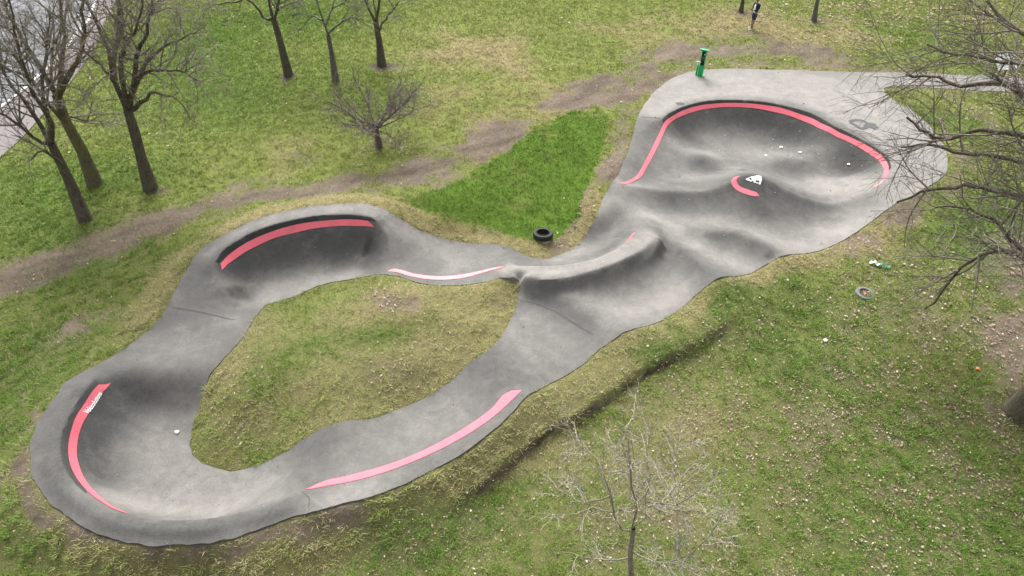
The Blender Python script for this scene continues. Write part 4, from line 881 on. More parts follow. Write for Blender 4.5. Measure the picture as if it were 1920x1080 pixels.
# ---------------------------------------------------------------- grass blades
def road_mask(q):                                   # true beyond the grass edge at the top left
    E = np.array(T_ROADEDGE); return q[:, 0] < np.interp(q[:, 1], E[:, 1], E[:, 0])
def scatter(n, rng, ymin=5.0, ymax=46.0):
    """random points over the ground the camera looks at, denser near by"""
    y = ymin + (ymax - ymin) * rng.rand(n)**1.25
    half = 4.6 + 0.745 * np.hypot(y, 13.7) ; half = 0.80 * np.hypot(y * .743 + 9.2, 0) + 1.5
    x = (rng.rand(n) * 2 - 1) * half
    return x, y
def gh_fast(x, y):
    """ground height by interpolation in the mesh grid"""
    i = np.clip(np.searchsorted(gx, x) - 1, 0, len(gx) - 2); j = np.clip(np.searchsorted(gy, y) - 1, 0, len(gy) - 2)
    u = (x - gx[i]) / (gx[i+1] - gx[i]); v = (y - gy[j]) / (gy[j+1] - gy[j])
    return (GZ[i, j]*(1-u) + GZ[i+1, j]*u)*(1-v) + (GZ[i, j+1]*(1-u) + GZ[i+1, j+1]*u)*v
GZ = np.empty(len(GROUND.data.vertices) * 3, np.float32); GROUND.data.vertices.foreach_get('co', GZ); GZ = GZ.reshape(-1, 3)[:, 2].reshape(len(gx), len(gy))
def blade_mat():
    N = NT('grass_blade'); c = N.attr('col').outputs['Color']; N.color(c)
    N.b.inputs['Roughness'].default_value = 0.75; N.b.inputs['Specular IOR Level'].default_value = 0.2
    tr = N.n('ShaderNodeBsdfTranslucent'); N.l(c, tr.inputs['Color'])
    mx = N.n('ShaderNodeMixShader'); mx.inputs[0].default_value = 0.3
    out = N.t.nodes['Material Output']; N.l(N.b.outputs[0], mx.inputs[1]); N.l(tr.outputs[0], mx.inputs[2]); N.l(mx.outputs[0], out.inputs['Surface'])
    return N.m
def build_grass(n=1500000):
    rng = np.random.RandomState(11); x, y = scatter(n, rng)
    # clumping: pull points towards noise-chosen clump centres
    q = np.stack([x, y], 1); s_c = bilin(TSDF, x, y); inb = (x > TX[0]) & (x < TX[-1]) & (y > TY[0]) & (y < TY[-1])
    keep = ~(inb & (s_c < 0.03)) & ~road_mask(q); x, y = x[keep], y[keep]
    inb = inb[keep]; s = np.where(inb, s_c[keep], 3.0)
    st = ground_state(x, y, s); dirt, dry, grn, turf, n1, n2, n3, s = st
    clump = fbm(x, y, 0.15, 3, 12); near = sstep(26, 12, y)
    dens = (1 - 0.84 * dirt * sstep(.30, .55, n2 + .25)) * ((.38 - .10 * near) + (.62 + .10 * near) * sstep(0.37, 0.56, clump + .14 * grn)) + turf * .5
    k = rng.rand(len(x)) < dens
    x, y = x[k], y[k]; st = tuple(a[k] for a in st); dirt, dry, grn, turf, n1, n2, n3, s = st; clump = clump[k]; near = near[k]; m = len(x)
    z = gh_fast(x, y) - 0.005
    dist = np.sqrt(x*x + y*y + 13.7**2) / 20.0
    h = (0.045 + 0.075 * rng.rand(m)) * (0.65 + 0.75 * sstep(.35, .75, clump)) * (1 + 0.35 * grn) * (1 - .35 * dirt) * np.maximum(dist, .8)**0.7 * (0.62 + .20 * near)
    h *= 1 + .6 * near * sstep(.5, .72, clump)
    h *= 1 + .9 * np.exp(-(np.maximum(s, 0) / .35)**2) * 0.25
    w = (0.0066 + 0.0066 * rng.rand(m)) * np.maximum(dist, .8) * (1 - .22 * near)
    lean = (0.25 + 0.9 * rng.rand(m)) + 0.5 * dry; az = rng.rand(m) * 6.2832
    dx, dy = np.cos(az) * h * lean, np.sin(az) * h * lean; hz = h * np.clip(1.1 - 0.42 * lean, .22, 1)
    a2 = az + 1.5708 + (rng.rand(m) - .5); wx, wy = np.cos(a2) * w, np.sin(a2) * w
    V = np.empty((m, 3, 3), np.float32)
    V[:, 0] = np.stack([x - wx, y - wy, z], 1); V[:, 1] = np.stack([x + wx, y + wy, z], 1); V[:, 2] = np.stack([x + dx, y + dy, z + hz], 1)
    o = fast_mesh('grass', V.reshape(-1, 3), np.arange(3 * m).reshape(-1, 3), blade_mat(), False)
    c = grass_rgb(st) * (0.75 + 0.7 * rng.rand(m))[:, None]
    ck = sstep(.42, .68, clump + .10 * (rng.rand(m) - .5))[:, None] * near[:, None]; c = c * (1 - .5 * ck) + C_LUSH[None] * 1.15 * .5 * ck; c *= (1 - .18 * near * sstep(.55, .40, clump))[:, None]
    straw = (rng.rand(m) < (0.05 + 0.30 * sstep(.15, .8, dry) + 0.25 * dirt + .14 * near * sstep(.55, .42, clump)) * (1 - .9 * turf))
    c[straw] = C_STRAW[None] * (0.55 + 0.6 * rng.rand(straw.sum()))[:, None]
    c *= (1.12 + .12 * near)[:, None]
    set_attr(o, 'col', 'FLOAT_COLOR', 'FACE', np.c_[c, np.ones(m)])
    tag(o, 'short patchy park grass, green to straw coloured', 'grass', None, 'stuff'); return o
GRASS = build_grass()

# ---------------------------------------------------------------- fallen leaves and loose bits
def build_leaves(n=420000):
    rng = np.random.RandomState(5); x, y = scatter(n, rng); q = np.stack([x, y], 1)
    inb = (x > TX[0]) & (x < TX[-1]) & (y > TY[0]) & (y < TY[-1]); s = np.where(inb, bilin(TSDF, x, y), 3.0)
    p = falloff(q, T_LITTER); p = 0.006 + 0.30 * p * sstep(.34, .66, fbm(x, y, .7, 4, 21)) + .10 * p
    ti = inside_poly(q, T_TURF); p[ti] *= .12
    k = (rng.rand(n) < p) & ~(s < 0.02) & ~road_mask(q); x, y, s = x[k], y[k], s[k]; m = len(x)
    z = gh_fast(x, y) + 0.02 + 0.05 * rng.rand(m)
    dist = np.maximum(np.sqrt(x*x + y*y + 13.7**2) / 20.0, .75)
    L = (0.013 + 0.032 * rng.rand(m)**1.8) * dist; Wd = L * (0.45 + 0.4 * rng.rand(m)); az = rng.rand(m) * 6.2832; tilt = (rng.rand(m) - .5) * 1.1
    ux, uy, uz = np.cos(az), np.sin(az), 0.35 * (rng.rand(m) - .5); vx, vy, vz = -np.sin(az) * np.cos(tilt), np.cos(az) * np.cos(tilt), np.sin(tilt)
    A = np.stack([x, y, z], 1); U = np.stack([ux, uy, uz], 1); Vv = np.stack([vx, vy, vz], 1)
    V = np.stack([A - U * L[:, None], A + Vv * Wd[:, None] + [0, 0, .008], A + U * L[:, None], A - Vv * Wd[:, None] + [0, 0, .008]], 1).reshape(-1, 3)
    i = np.arange(m) * 4; T = np.concatenate([np.stack([i, i+1, i+2], 1), np.stack([i, i+2, i+3], 1)])
    N = NT('dead_leaf'); N.color(N.attr('col').outputs['Color']); N.b.inputs['Roughness'].default_value = .7
    o = fast_mesh('fallen_leaves', V, T, N.m)
    pal = np.array([(.30, .215, .155), (.25, .165, .115), (.38, .30, .22), (.17, .105, .075), (.34, .245, .185), (.12, .075, .055), (.46, .41, .34)])
    c = 0.72 * pal[rng.choice(len(pal), m, p=[.24, .2, .17, .13, .14, .07, .05])] * (0.8 + .4 * rng.rand(m))[:, None]
    set_attr(o, 'col', 'FLOAT_COLOR', 'FACE', np.c_[np.tile(c, (2, 1)), np.ones(2 * m)])
    tag(o, 'tan and brown dead leaves strewn over the grass', 'leaves', None, 'stuff')
build_leaves()
def build_grit(n=420):
    rng = np.random.RandomState(9); V = []; F_ = []; C = []
    spots = [(T_PTS['white2'], 1.5, 60), (T_PTS['white3'], 1.2, 50), (T_PTS['white5'], 1.5, 40)]
    pts = []
    for (cx, cy, _), r, k in spots:
        for _i in range(k): pts.append((cx + rng.randn() * r * .6, cy + rng.randn() * r * .35))
    while len(pts) < n:
        i, j = rng.randint(len(TX)), rng.randint(len(TY))
        if TSDF[i, j] < -.1: pts.append((TX[i], TY[j]))
    for px_, py_ in pts:
        if bilin(TSDF, px_, py_) > -.05: continue
        r = 0.010 + 0.022 * rng.rand()**2.5; c0 = surf(px_, py_, r * .4); b = len(V)
        for d in ((1, 0, 0), (-.6, .8, 0), (-.7, -.7, 0), (0, 0, 1)): V.append(c0 + np.array(d) * r * (0.7 + .6 * rng.rand()))
        F_ += [(b, b+1, b+3), (b+1, b+2, b+3), (b+2, b, b+3)]; C += [0.12 + 0.5 * rng.rand()**1.5] * 3
    N = NT('grit'); N.color(N.attr('col').outputs['Color']); o = fast_mesh('grit', V, F_, N.m)
    C = np.array(C); set_attr(o, 'col', 'FLOAT_COLOR', 'FACE', np.c_[C, C * .94, C * .86, np.ones(len(C))])
    tag(o, 'loose grit and pebbles scattered on the tarmac', 'grit', None, 'stuff')
build_grit()

# ---------------------------------------------------------------- road and footway at the top left
def ribbon(a, b, n=60):
    def rs(p):
        p = np.array(p); s = np.r_[0, np.cumsum(np.linalg.norm(np.diff(p, axis=0), axis=1))]; u = np.linspace(0, s[-1], n)
        return np.stack([np.interp(u, s, p[:, 0]), np.interp(u, s, p[:, 1])], 1)
    return rs(a), rs(b)
def build_road():
    E = np.array(T_ROADEDGE); K = np.array(T_KERB)
    K2 = K + np.array([-0.16, 0.06]); far = K2 + np.array([-14.0, 5.0])
    def sheet(name, a, b, dz, mat, lab, thick=0.0, nx=10):
        A, B = ribbon(a, b); V = []; n = len(A)
        for k in range(nx + 1):
            p = A * (1 - k / nx) + B * (k / nx); z = ground_z(p[:, 0], p[:, 1])[0]
            z0 = ground_z(A[:, 0], A[:, 1], False)[0]
            V.append(np.c_[p, np.maximum(z, z0) * 0 + z0 + dz])
        V = np.concatenate(V); F_ = [(k*n+i, (k+1)*n+i, (k+1)*n+i+1, k*n+i+1) for k in range(nx) for i in range(n-1)]
        if thick:
            m = len(V); V = np.r_[V, V - [0, 0, thick]]; F_ += [(i, i+1, m+i+1, m+i) for i in range(n-1)] + [(nx*n+i+1, nx*n+i, m+nx*n+i, m+nx*n+i+1) for i in range(n-1)]
        o = mesh_obj(name, V, F_, mat, smooth=False); tag(o, lab, None, None, 'structure'); return o
    sheet('road', K2, far, -0.06, simple('road_tarmac', (.115, .120, .132), .85, .18, 3.0, bump=.2), 'pale grey road behind the trees at the top left')
    sheet('kerb', K + np.array([.0, .0]), K2, 0.05, simple('kerb_stone', (.40, .385, .36), .8, .2, 5.0), 'pale stone kerb along the road', .3, 1)
    sheet('footway', E, K, 0.02, simple('footway_tarmac', (.135, .12, .12), .9, .2, 4.0, bump=.2), 'pinkish grey footway between grass and kerb', .25)
build_road()

# ---------------------------------------------------------------- trees
class Buf:
    def __init__(s): s.V = []; s.F = []; s.n = 0
    def tube(s, P_, R_, k, cap=False):
        P_ = np.asarray(P_, float); n = len(P_); R_ = np.asarray(R_, float)
        T = np.gradient(P_, axis=0); T /= np.linalg.norm(T, axis=1, keepdims=True) + 1e-9
        ref = np.array([0, 0, 1.]) if abs(T[0, 2]) < .9 else np.array([1., 0, 0])
        u = np.cross(T, ref); bad = np.linalg.norm(u, axis=1) < 1e-3; u[bad] = (0, 1, 0); u /= np.linalg.norm(u, axis=1, keepdims=True); v = np.cross(T, u)
        a = np.arange(k) * 2 * np.pi / k
        ring = P_[:, None] + R_[:, None, None] * (u[:, None] * np.cos(a)[None, :, None] + v[:, None] * np.sin(a)[None, :, None])
        s.V.append(ring.reshape(-1, 3)); i, j = np.meshgrid(np.arange(n - 1), np.arange(k), indexing='ij'); j2 = (j + 1) % k
        s.F.append(np.stack([i*k+j, i*k+j2, (i+1)*k+j2, (i+1)*k+j], -1).reshape(-1, 4) + s.n); s.n += n * k
    def build(s, name, mat, parent, smooth=True):
        if not s.V: return None
        return fast_mesh(name, np.concatenate(s.V), np.concatenate(s.F), mat, smooth, parent, 4)
def bark(name, a, b, moss=None):
    N = NT(name); tc = N.n('ShaderNodeNewGeometry').outputs['Position']
    mp = N.n('ShaderNodeMapping'); mp.inputs['Scale'].default_value = (1, 1, .3); N.l(tc, mp.inputs['Vector'])
    n1 = N.noise(26, 5, .7, mp.outputs[0]); n2 = N.noise(3, 3, .6)
    c = N.ramp(n1, [(.35, tuple(x * .55 for x in a)), (.62, b)])
    if moss is not None:
        g = N.ramp(n2, [(.42, (0, 0, 0)), (.58, (1, 1, 1))]); c = N.mix(N.math('MULTIPLY', g, .5), c, moss)
    N.color(c); N.bump(n1, .7, .03); return N.m
BARK = {'dark': (bark('dark_bark', (.044, .035, .026), (.098, .081, .063), (.082, .078, .044)), bark('dark_twig', (.095, .08, .066), (.22, .19, .16))),
        'moss': (bark('mossy_bark', (.060, .050, .034), (.125, .105, .072), (.105, .105, .030)), bark('mossy_twig', (.12, .105, .075), (.25, .22, .165))),
        'grey': (bark('grey_bark', (.060, .056, .052), (.135, .125, .115), (.10, .10, .08)), bark('grey_twig', (.08, .07, .06), (.16, .14, .12))),
        'purple': (bark('purplish_bark', (.060, .046, .042), (.125, .100, .092)), bark('purplish_twig', (.10, .078, .075), (.19, .155, .15))),
        'pale': (bark('pale_grey_bark', (.12, .105, .08), (.27, .24, .19), (.17, .155, .10)), bark('pale_twig', (.18, .16, .125), (.36, .325, .27)))}
def rand_path(rng, p, d, L, n, jit, up, droop):
    P_ = [np.array(p, float)]; d = np.array(d, float); d /= np.linalg.norm(d); st = L / n
    for i in range(n):
        f = (i + 1) / n
        d = d + rng.randn(3) * jit + np.array([0, 0, up * (1 - f) - droop * f * f]); d /= np.linalg.norm(d); P_.append(P_[-1] + d * st)
    return np.array(P_)
def side_dir(rng, t, ang):
    a = rng.randn(3); a -= t * (a @ t); a /= np.linalg.norm(a) + 1e-9; return t * math.cos(ang) + a * math.sin(ang)
def resample(P_, step):
    P_ = catmull(np.array(P_), step); return P_
def arc_point(P_, t):
    s = np.r_[0, np.cumsum(np.linalg.norm(np.diff(P_, axis=0), axis=1))]; u = t * s[-1]
    p = np.array([np.interp(u, s, P_[:, k]) for k in range(3)]); i = min(max(np.searchsorted(s, u), 1), len(P_) - 1)
    d = P_[i] - P_[i-1]; return p, d / (np.linalg.norm(d) + 1e-9), s[-1]
CNT = {}
def grow(rng, tw, P_, r0, r1, lvl, cfg):
    """side shoots of a branch, down to the twigs"""
    if lvl >= len(cfg): return
    c = cfg[lvl]; _, _, L = arc_point(P_, 1.0); n = max(1, int(rng.poisson(c['n'] * L))); CNT[lvl] = CNT.get(lvl, 0) + n
    for _ in range(n):
        t = c['t0'] + (1 - c['t0']) * rng.rand()**.85; p, d, _l = arc_point(P_, t)
        dd = side_dir(rng, d, math.radians(c['ang'] + 14 * rng.randn()))
        dd = dd + np.array([0, 0, c.get('lift', 0.0)])
        ln = c['len'] * (0.45 + .75 * rng.rand()) * (1.15 - .55 * t); r = min((r0 + (r1 - r0) * t) * .62, c['r'] * (.7 + .6 * rng.rand()))
        Q = rand_path(rng, p, dd, ln, c['seg'], c['jit'], c['up'], c['droop'])
        tw.tube(Q, np.linspace(r, max(r * .28, c['rmin']), len(Q)), c['k']); grow(rng, tw, Q, r, max(r * .28, c['rmin']), lvl + 1, cfg)
def CFG(scale=1.0, sec=2.0, ter=3.2, twi=5.0, droop=.12, rm=1.0, ln=1.0, jt=.16):
    return [dict(n=sec, t0=.18, ang=46, len=1.9*scale*ln, r=.035*rm, rmin=.009*rm, seg=7, jit=jt, up=.14, droop=droop, k=5),
            dict(n=ter, t0=.15, ang=44, len=.95*scale*ln, r=.014*rm, rmin=.0055*rm, seg=5, jit=jt*1.2, up=.06, droop=droop*1.3, k=3),
            dict(n=twi, t0=.10, ang=42, len=.48*scale*ln, r=.0075*rm, rmin=.0038*rm, seg=3, jit=jt*1.4, up=.02, droop=droop*1.5, k=3)]
def make_tree(key, name, label, cfg, seed, group=None, trunk_top=.62, limb_r=.6, auto=None, taper=.18):
    trunk, limbs, r, kind = T_TREES[key]; rng = np.random.RandomState(seed); mb, mt = BARK[kind]
    base = np.array(trunk[1]); root = empty(name, tuple(base)); B = Buf(); tp = resample(trunk, .22)
    tp = tp + 0.012 * rng.randn(*tp.shape) * np.linspace(0, 1, len(tp))[:, None]
    h = np.linspace(0, 1, len(tp)); rr = r * (1 - (1 - trunk_top) * h) * (1 + .34 * np.exp(-(tp[:, 2] - base[2]).clip(0) / .13))
    rr *= 1 + .03 * rng.randn(len(rr))
    B.tube(tp - base, rr, 10); B.build('trunk', mb, root); tw = Buf()
    L = [np.array(l) for l in limbs]
    if auto: L += auto(rng, tp[-1])
    for i, l in enumerate(L):
        lp = resample(l, .2); lp[1:] += .02 * rng.randn(*lp[1:].shape); _, _, ll = arc_point(lp, 1.0)
        ra = r * trunk_top * limb_r * (0.85 + .3 * rng.rand()) * min(1.25, .55 + ll / 6.5); rb = max(.009, ra * taper)
        LB = Buf(); LB.tube(lp - base, ra + (rb - ra) * np.linspace(0, 1, len(lp))**.8, 7); LB.build('limb', mb, root)
        grow(rng, tw, lp - base, ra, rb, 0, cfg)
    grow(rng, tw, (tp - base)[len(tp)//2:], r * .3, r * .3, 1, cfg) if key in 'ABC' else None
    _t = tw.build('twigs', mt, root, False); _t['kind'] = 'stuff'; tag(root, label, 'tree', group); return root
GRP = 'bare trees on the lawn'
make_tree('A', 'bare_tree', 'dark bare tree nearest the dirt path at the left, low fork', CFG(1.05, 2.8, 4.2, 6.2, .12, .85), 1, GRP)
make_tree('B', 'bare_tree', 'mossy greenish trunk of the bare tree standing behind the left one', CFG(1.15, 2.8, 4.2, 6.2, .16, .85), 2, GRP)
make_tree('C', 'bare_tree', 'dark bare tree with spreading limbs drooping to the right above the path', CFG(1.1, 2.8, 4.2, 6.2, .15, .85), 3, GRP)
make_tree('D', 'bare_tree', 'bare tree on the far lawn with one limb reaching left, leftmost of three', CFG(1.05, 3., 4.2, 5.), 4, GRP)
make_tree('E', 'bare_tree', 'slim grey bare tree in the middle of the three on the far lawn', CFG(.9, 3.0, 4.0, 5.0), 5, GRP)
make_tree('F', 'bare_tree', 'bare tree with forked dark trunk, rightmost of three on the far lawn', CFG(1., 3.0, 4.0, 5.), 6, GRP)
make_tree('K', 'bare_tree', 'thin dark tree trunk just behind the standing person', CFG(.8, 2., 3., 3.), 7, GRP)
make_tree('L', 'bare_tree', 'thin grey tree trunk on the lawn right of the person', CFG(.8, 2., 3., 3.), 8, GRP)
make_tree('H', 'bare_tree', 'large bare tree at the right edge, branches hanging over the tarmac', CFG(1.4, 2.5, 3.8, 5.0, .10, .85, 1.0, .09), 9, GRP, limb_r=.60, taper=.2)
def vase(rng, top):
    out = []
    for i in range(17):
        a = i * 2.399 + rng.rand() * .4; el = rng.uniform(.10, .80); ln = rng.uniform(1.9, 2.9); p0 = top + np.array([0, 0, -.25 * rng.rand()])
        out.append(rand_path(rng, p0, (math.cos(a) * math.cos(el), math.sin(a) * math.cos(el), math.sin(el)), ln, 6, .10, .03, -.02))
    return out
make_tree('G', 'ornamental_tree', 'small bare spreading tree alone on the lawn above the path', CFG(.62, 4.2, 6.0, 6.0, .02, .8, .8), 10, None, .8, .36, vase, .2)
make_tree('I', 'young_tree', 'pale twiggy young tree at the bottom edge of the picture', CFG(.55, 5.0, 6.5, 6.5, .05, .72, .9), 12, None, .75, .45)

# ---------------------------------------------------------------- bicycle repair stand
def repair_stand():
    p = T_PTS['stand']; root = empty('repair_stand', (p[0], p[1], float(tarmac_z(p[0], p[1]))), math.radians(-28)); root.scale = (.86, .86, .86)
    tag(root, 'green metal bicycle repair stand at the back edge of the tarmac', 'repair stand')
    g = simple('green_paint', (.014, .30, .095), .4, .12, 6); dk = simple('dark_green_recess', (.006, .035, .02), .6, .2, 10); st = simple('steel', (.45, .46, .46), .35, .1, 20, .9)
    bm = bmesh.new(); bm_box(bm, (.36, .34, .015), (0, 0, .008), None, .003); bm_obj('base_plate', bm, g, root)
    bm = bmesh.new()                                   # folded column: back and two cheeks
    bm_box(bm, (.20, .02, 1.30), (0, .07, .665), None, .004); bm_box(bm, (.02, .16, 1.30), (-.10, -.012, .665), None, .004); bm_box(bm, (.02, .16, 1.30), (.10, -.012, .665), None, .004)
    bm_obj('column', bm, g, root)
    bm = bmesh.new(); bm_box(bm, (.176, .015, .80), (0, .045, .84), None, .002); bm_obj('tool_recess', bm, dk, root)
    bm = bmesh.new(); bm_box(bm, (.25, .17, .52), (0, -.055, .28), None, .01); bm_obj('tool_box', bm, g, root)
    bm = bmesh.new(); q = Quaternion((1, 0, 0), math.radians(-14)); bm_box(bm, (.44, .42, .03), (0, -.04, 1.37), q, .006); bm_obj('roof', bm, g, root)
    bm = bmesh.new(); bm_box(bm, (.34, .26, .07), (0, -.02, 1.318), q, .006); bm_obj('head', bm, g, root)
    for sx in (-1, 1):
        bm = bmesh.new(); bmesh.ops.create_cone(bm, cap_ends=True, segments=10, radius1=.016, radius2=.016, depth=.30, matrix=Matrix.Translation((sx * .09, -.20, 1.22)) @ Matrix.Rotation(math.pi/2, 4, 'X')); bm_obj('hanger_arm', bm, st, root, True)
    for k in range(5):
        bm = bmesh.new(); bmesh.ops.create_cone(bm, cap_ends=True, segments=8, radius1=.010, radius2=.006, depth=.20 + .03 * (k % 3), matrix=Matrix.Translation((-.066 + .033 * k, .02, .86 + .02 * (k % 2)))); bm_obj('tool', bm, st, root, True)
    bm = bmesh.new(); bmesh.ops.create_cone(bm, cap_ends=True, segments=14, radius1=.045, radius2=.045, depth=.56, matrix=Matrix.Translation((-.20, -.06, .30))); pump = bm_obj('pump', bm, g, root, True)
    bm = bmesh.new(); bmesh.ops.create_cone(bm, cap_ends=True, segments=10, radius1=.012, radius2=.012, depth=.12, matrix=Matrix.Translation((-.20, -.06, .64))); bm_box(bm, (.24, .03, .03), (-.20, -.06, .70), None, .008); bm_obj('handle', bm, st, pump)
repair_stand()

# ---------------------------------------------------------------- tyres
RUB = simple('rubber', (.018, .018, .019), .75, .35, 12, 0, .3)
def lathe(prof, seg, bumps=0.0, every=2):
    V = []; F_ = []; m = len(prof)
    for i in range(seg):
        a = 2 * math.pi * i / seg
        for k, (r, z) in enumerate(prof):
            rr = r + (bumps if (r > .29 and i % every == 0) else 0); V.append((rr * math.cos(a), rr * math.sin(a), z))
    for i in range(seg):
        for k in range(m): F_.append((i*m+k, ((i+1) % seg)*m+k, ((i+1) % seg)*m+(k+1) % m, i*m+(k+1) % m))
    return V, F_
def tyre(loc, tilt, name, label, mat, sc=1.0):
    root = empty(name, loc); root.rotation_euler = tilt; root.scale = (sc,) * 3
    V, F_ = lathe([(.20, .03), (.215, .012), (.26, .0), (.305, .012), (.318, .04), (.32, .10), (.318, .16), (.305, .188), (.26, .2), (.215, .188), (.20, .17), (.215, .10)], 72, .008)
    mesh_obj('tread', V, F_, mat, root, True).data.set_sharp_from_angle(angle=math.radians(40))
    V, F_ = lathe([(.199, .166), (.206, .205), (.218, .207), (.222, .19)], 48); mesh_obj('bead', V, F_, mat, root, True)
    return tag(root, label, 'tyre')
_p = T_PTS['tyre']; tyre((_p[0], _p[1], gz(_p[0], _p[1]) + .02), (math.radians(-7), math.radians(3), .3), 'tyre', 'black car tyre lying on the bright green turf by the tarmac', RUB, 1.03)
_p = T_PTS['buried']
_t = tyre((_p[0], _p[1], gz(_p[0], _p[1]) - .11), (math.radians(3), math.radians(2), 0), 'tyre', 'grey tyre sunk in the grass and filled with dead leaves', simple('dusty_rubber', (.12, .12, .115), .8, .4, 9), .86)
def leaf_fill(root):
    rng = np.random.RandomState(3); V = []; F_ = []
    for i in range(70):
        a, r = rng.rand() * 6.28, .19 * rng.rand()**.5; c = np.array((r * math.cos(a), r * math.sin(a), .12 + .03 * rng.rand())); u = rng.randn(3) * (.035, .035, .012); v = rng.randn(3) * (.03, .03, .012); b = len(V)
        V += [c - u, c + v, c + u, c - v]; F_.append((b, b+1, b+2, b+3))
    o = mesh_obj('leaf_fill', V, F_, simple('russet_leaf', (.30, .16, .12), .8, .4, 30), root); o['kind'] = 'stuff'
leaf_fill(_t)

# ---------------------------------------------------------------- notice board by the path
def board():
    p = T_PTS['board']; z = gz(p[0], p[1]); root = empty('notice_board', (p[0], p[1], z), math.radians(14)); tag(root, 'pale notice board with white frame beside the path at the right', 'sign')
    wh = simple('white_frame', (.72, .73, .72), .5, .08, 6); pn = NT('board_face'); nz = pn.noise(7, 4); pn.color(pn.ramp(nz, [(.35, (.30, .36, .34)), (.6, (.50, .55, .54))])); pn.b.inputs['Roughness'].default_value = .25
    q = Quaternion((1, 0, 0), math.radians(40)); c = Vector((0, 0, .82))
    def off(v): return c + q @ Vector(v)
    bm = bmesh.new(); bm_box(bm, (.86, .64, .025), c, q, .004); bm_obj('panel', bm, pn.m, root)
    for sx, sy, w, d in ((0, .325, .92, .05), (0, -.325, .92, .05), (-.44, 0, .05, .6), (.44, 0, .05, .6)):
        bm = bmesh.new(); bm_box(bm, (w, d, .05), off((sx, sy, .004)), q, .006); bm_obj('frame', bm, wh, root)
    for sx in (-.3, .3):
        bm = bmesh.new(); bm_box(bm, (.07, .07, .95), (sx, .02, .30), None, .008); bm_obj('leg', bm, simple('post_wood', (.10, .075, .05), .85, .3, 12), root)
board()

# ---------------------------------------------------------------- litter
def crumple(name, loc, size, mat, seed, label, cat, rz=0.0, flat=.35):
    rng = np.random.RandomState(seed); bm = bmesh.new(); bmesh.ops.create_icosphere(bm, subdivisions=2, radius=.5)
    for v in bm.verts:
        f = .75 + .5 * rng.rand(); v.co = Vector((v.co.x * size[0] * f, v.co.y * size[1] * f, max(-.25, v.co.z) * size[2] * f + size[2] * .2))
    o = bm_obj(name, bm, mat); o.location = loc; o.rotation_euler = (0, 0, rz); tag(o, label, cat); return o
M_PAPER = simple('litter_white', (.70, .70, .68), .7, .1, 20)
def on_g(k, dz=.03): p = T_PTS[k]; return (p[0], p[1], gz(p[0], p[1]) + dz)
def on_t(k, dz=.004): p = T_PTS[k]; return (p[0], p[1], float(tarmac_z(p[0], p[1])) + dz)
crumple('stone', on_t('white1'), (.13, .11, .08), simple('pale_stone', (.55, .53, .5), .8, .15, 15), 1, 'pale stone lying on the tarmac of the left berm', 'stone')
crumple('paper_scrap', on_t('white2'), (.15, .12, .09), M_PAPER, 2, 'white crumpled paper on the bowl floor, left of the two bright scraps', 'litter')
crumple('paper_scrap', on_t('white3'), (.18, .09, .06), M_PAPER, 3, 'white flattened paper on the bowl floor, right of the two bright scraps', 'litter')
crumple('paper_scrap', on_t('white4'), (.10, .08, .05), M_PAPER, 4, 'small white scrap in the bowl behind the knob', 'litter')
crumple('paper_scrap', on_t('white5'), (.12, .09, .07), M_PAPER, 5, 'white scrap low on the right wall of the bowl', 'litter')
crumple('paper_sheet', on_t('path'), (.42, .16, .05), M_PAPER, 6, 'long white scrap lying on the path towards the notice board', 'litter', .2)
crumple('wrapper', on_g('orange'), (.10, .07, .03), simple('orange_plastic', (.62, .17, .04), .5, .1, 20), 7, 'orange wrapper in the grass left of the big trunk', 'litter')
crumple('paper_scrap', on_g('paper1'), (.13, .11, .08), M_PAPER, 8, 'white scrap in the grass below the sunken tyre', 'litter')
def bag():
    p = on_g('can', .02); root = empty('plastic_bag', p, math.radians(-38)); tag(root, 'torn green and white plastic bag twisted in the grass', 'litter')
    for nm, mat, sd, x, L in (('white_side', simple('bag_white', (.55, .66, .60), .4, .1, 10), 2, -.13, .30), ('green_side', simple('bag_green', (.05, .20, .13), .4, .3, 10), 4, .15, .30)):
        rng = np.random.RandomState(sd); bm = bmesh.new(); bmesh.ops.create_grid(bm, x_segments=7, y_segments=4, size=.5)
        for v in bm.verts: v.co = Vector((x + v.co.x * L + rng.randn() * .014, v.co.y * .14 + rng.randn() * .014, .05 + .045 * math.sin(v.co.x * 9 + sd) + rng.rand() * .045))
        bmesh.ops.solidify(bm, geom=bm.faces[:], thickness=.004); bm_obj(nm, bm, mat, root)
bag()

# ---------------------------------------------------------------- the person
def skinned(name, chains, mat, parent, sub=2, root_first=True):
    """chains: lists of (x, y, z, rx, ry); equal points are shared, so the figure is one surface"""
    V = []; E = []; R_ = []; idx = {}
    for ch in chains:
        prev = None
        for (x, y, z, rx, ry) in ch:
            k = (round(x, 3), round(y, 3), round(z, 3))
            if k not in idx: idx[k] = len(V); V.append((x, y, z)); R_.append((rx, ry))
            if prev is not None and prev != idx[k]: E.append((prev, idx[k]))
            prev = idx[k]
    me = bpy.data.meshes.new(name); me.from_pydata(V, E, []); o = bpy.data.objects.new(name, me); COL.objects.link(o)
    md = o.modifiers.new('skin', 'SKIN'); md.use_smooth_shade = True
    for i, sv in enumerate(me.skin_vertices[0].data): sv.radius = R_[i]; sv.use_root = (i == 0)
    s = o.modifiers.new('sub', 'SUBSURF'); s.levels = sub; s.render_levels = sub
    bpy.context.view_layer.update(); nm = bpy.data.meshes.new_from_object(o.evaluated_get(bpy.context.evaluated_depsgraph_get()))
    COL.objects.unlink(o); bpy.data.objects.remove(o); nm.name = name; nm.materials.clear(); nm.materials.append(mat)
    return link(bpy.data.objects.new(name, nm), parent)
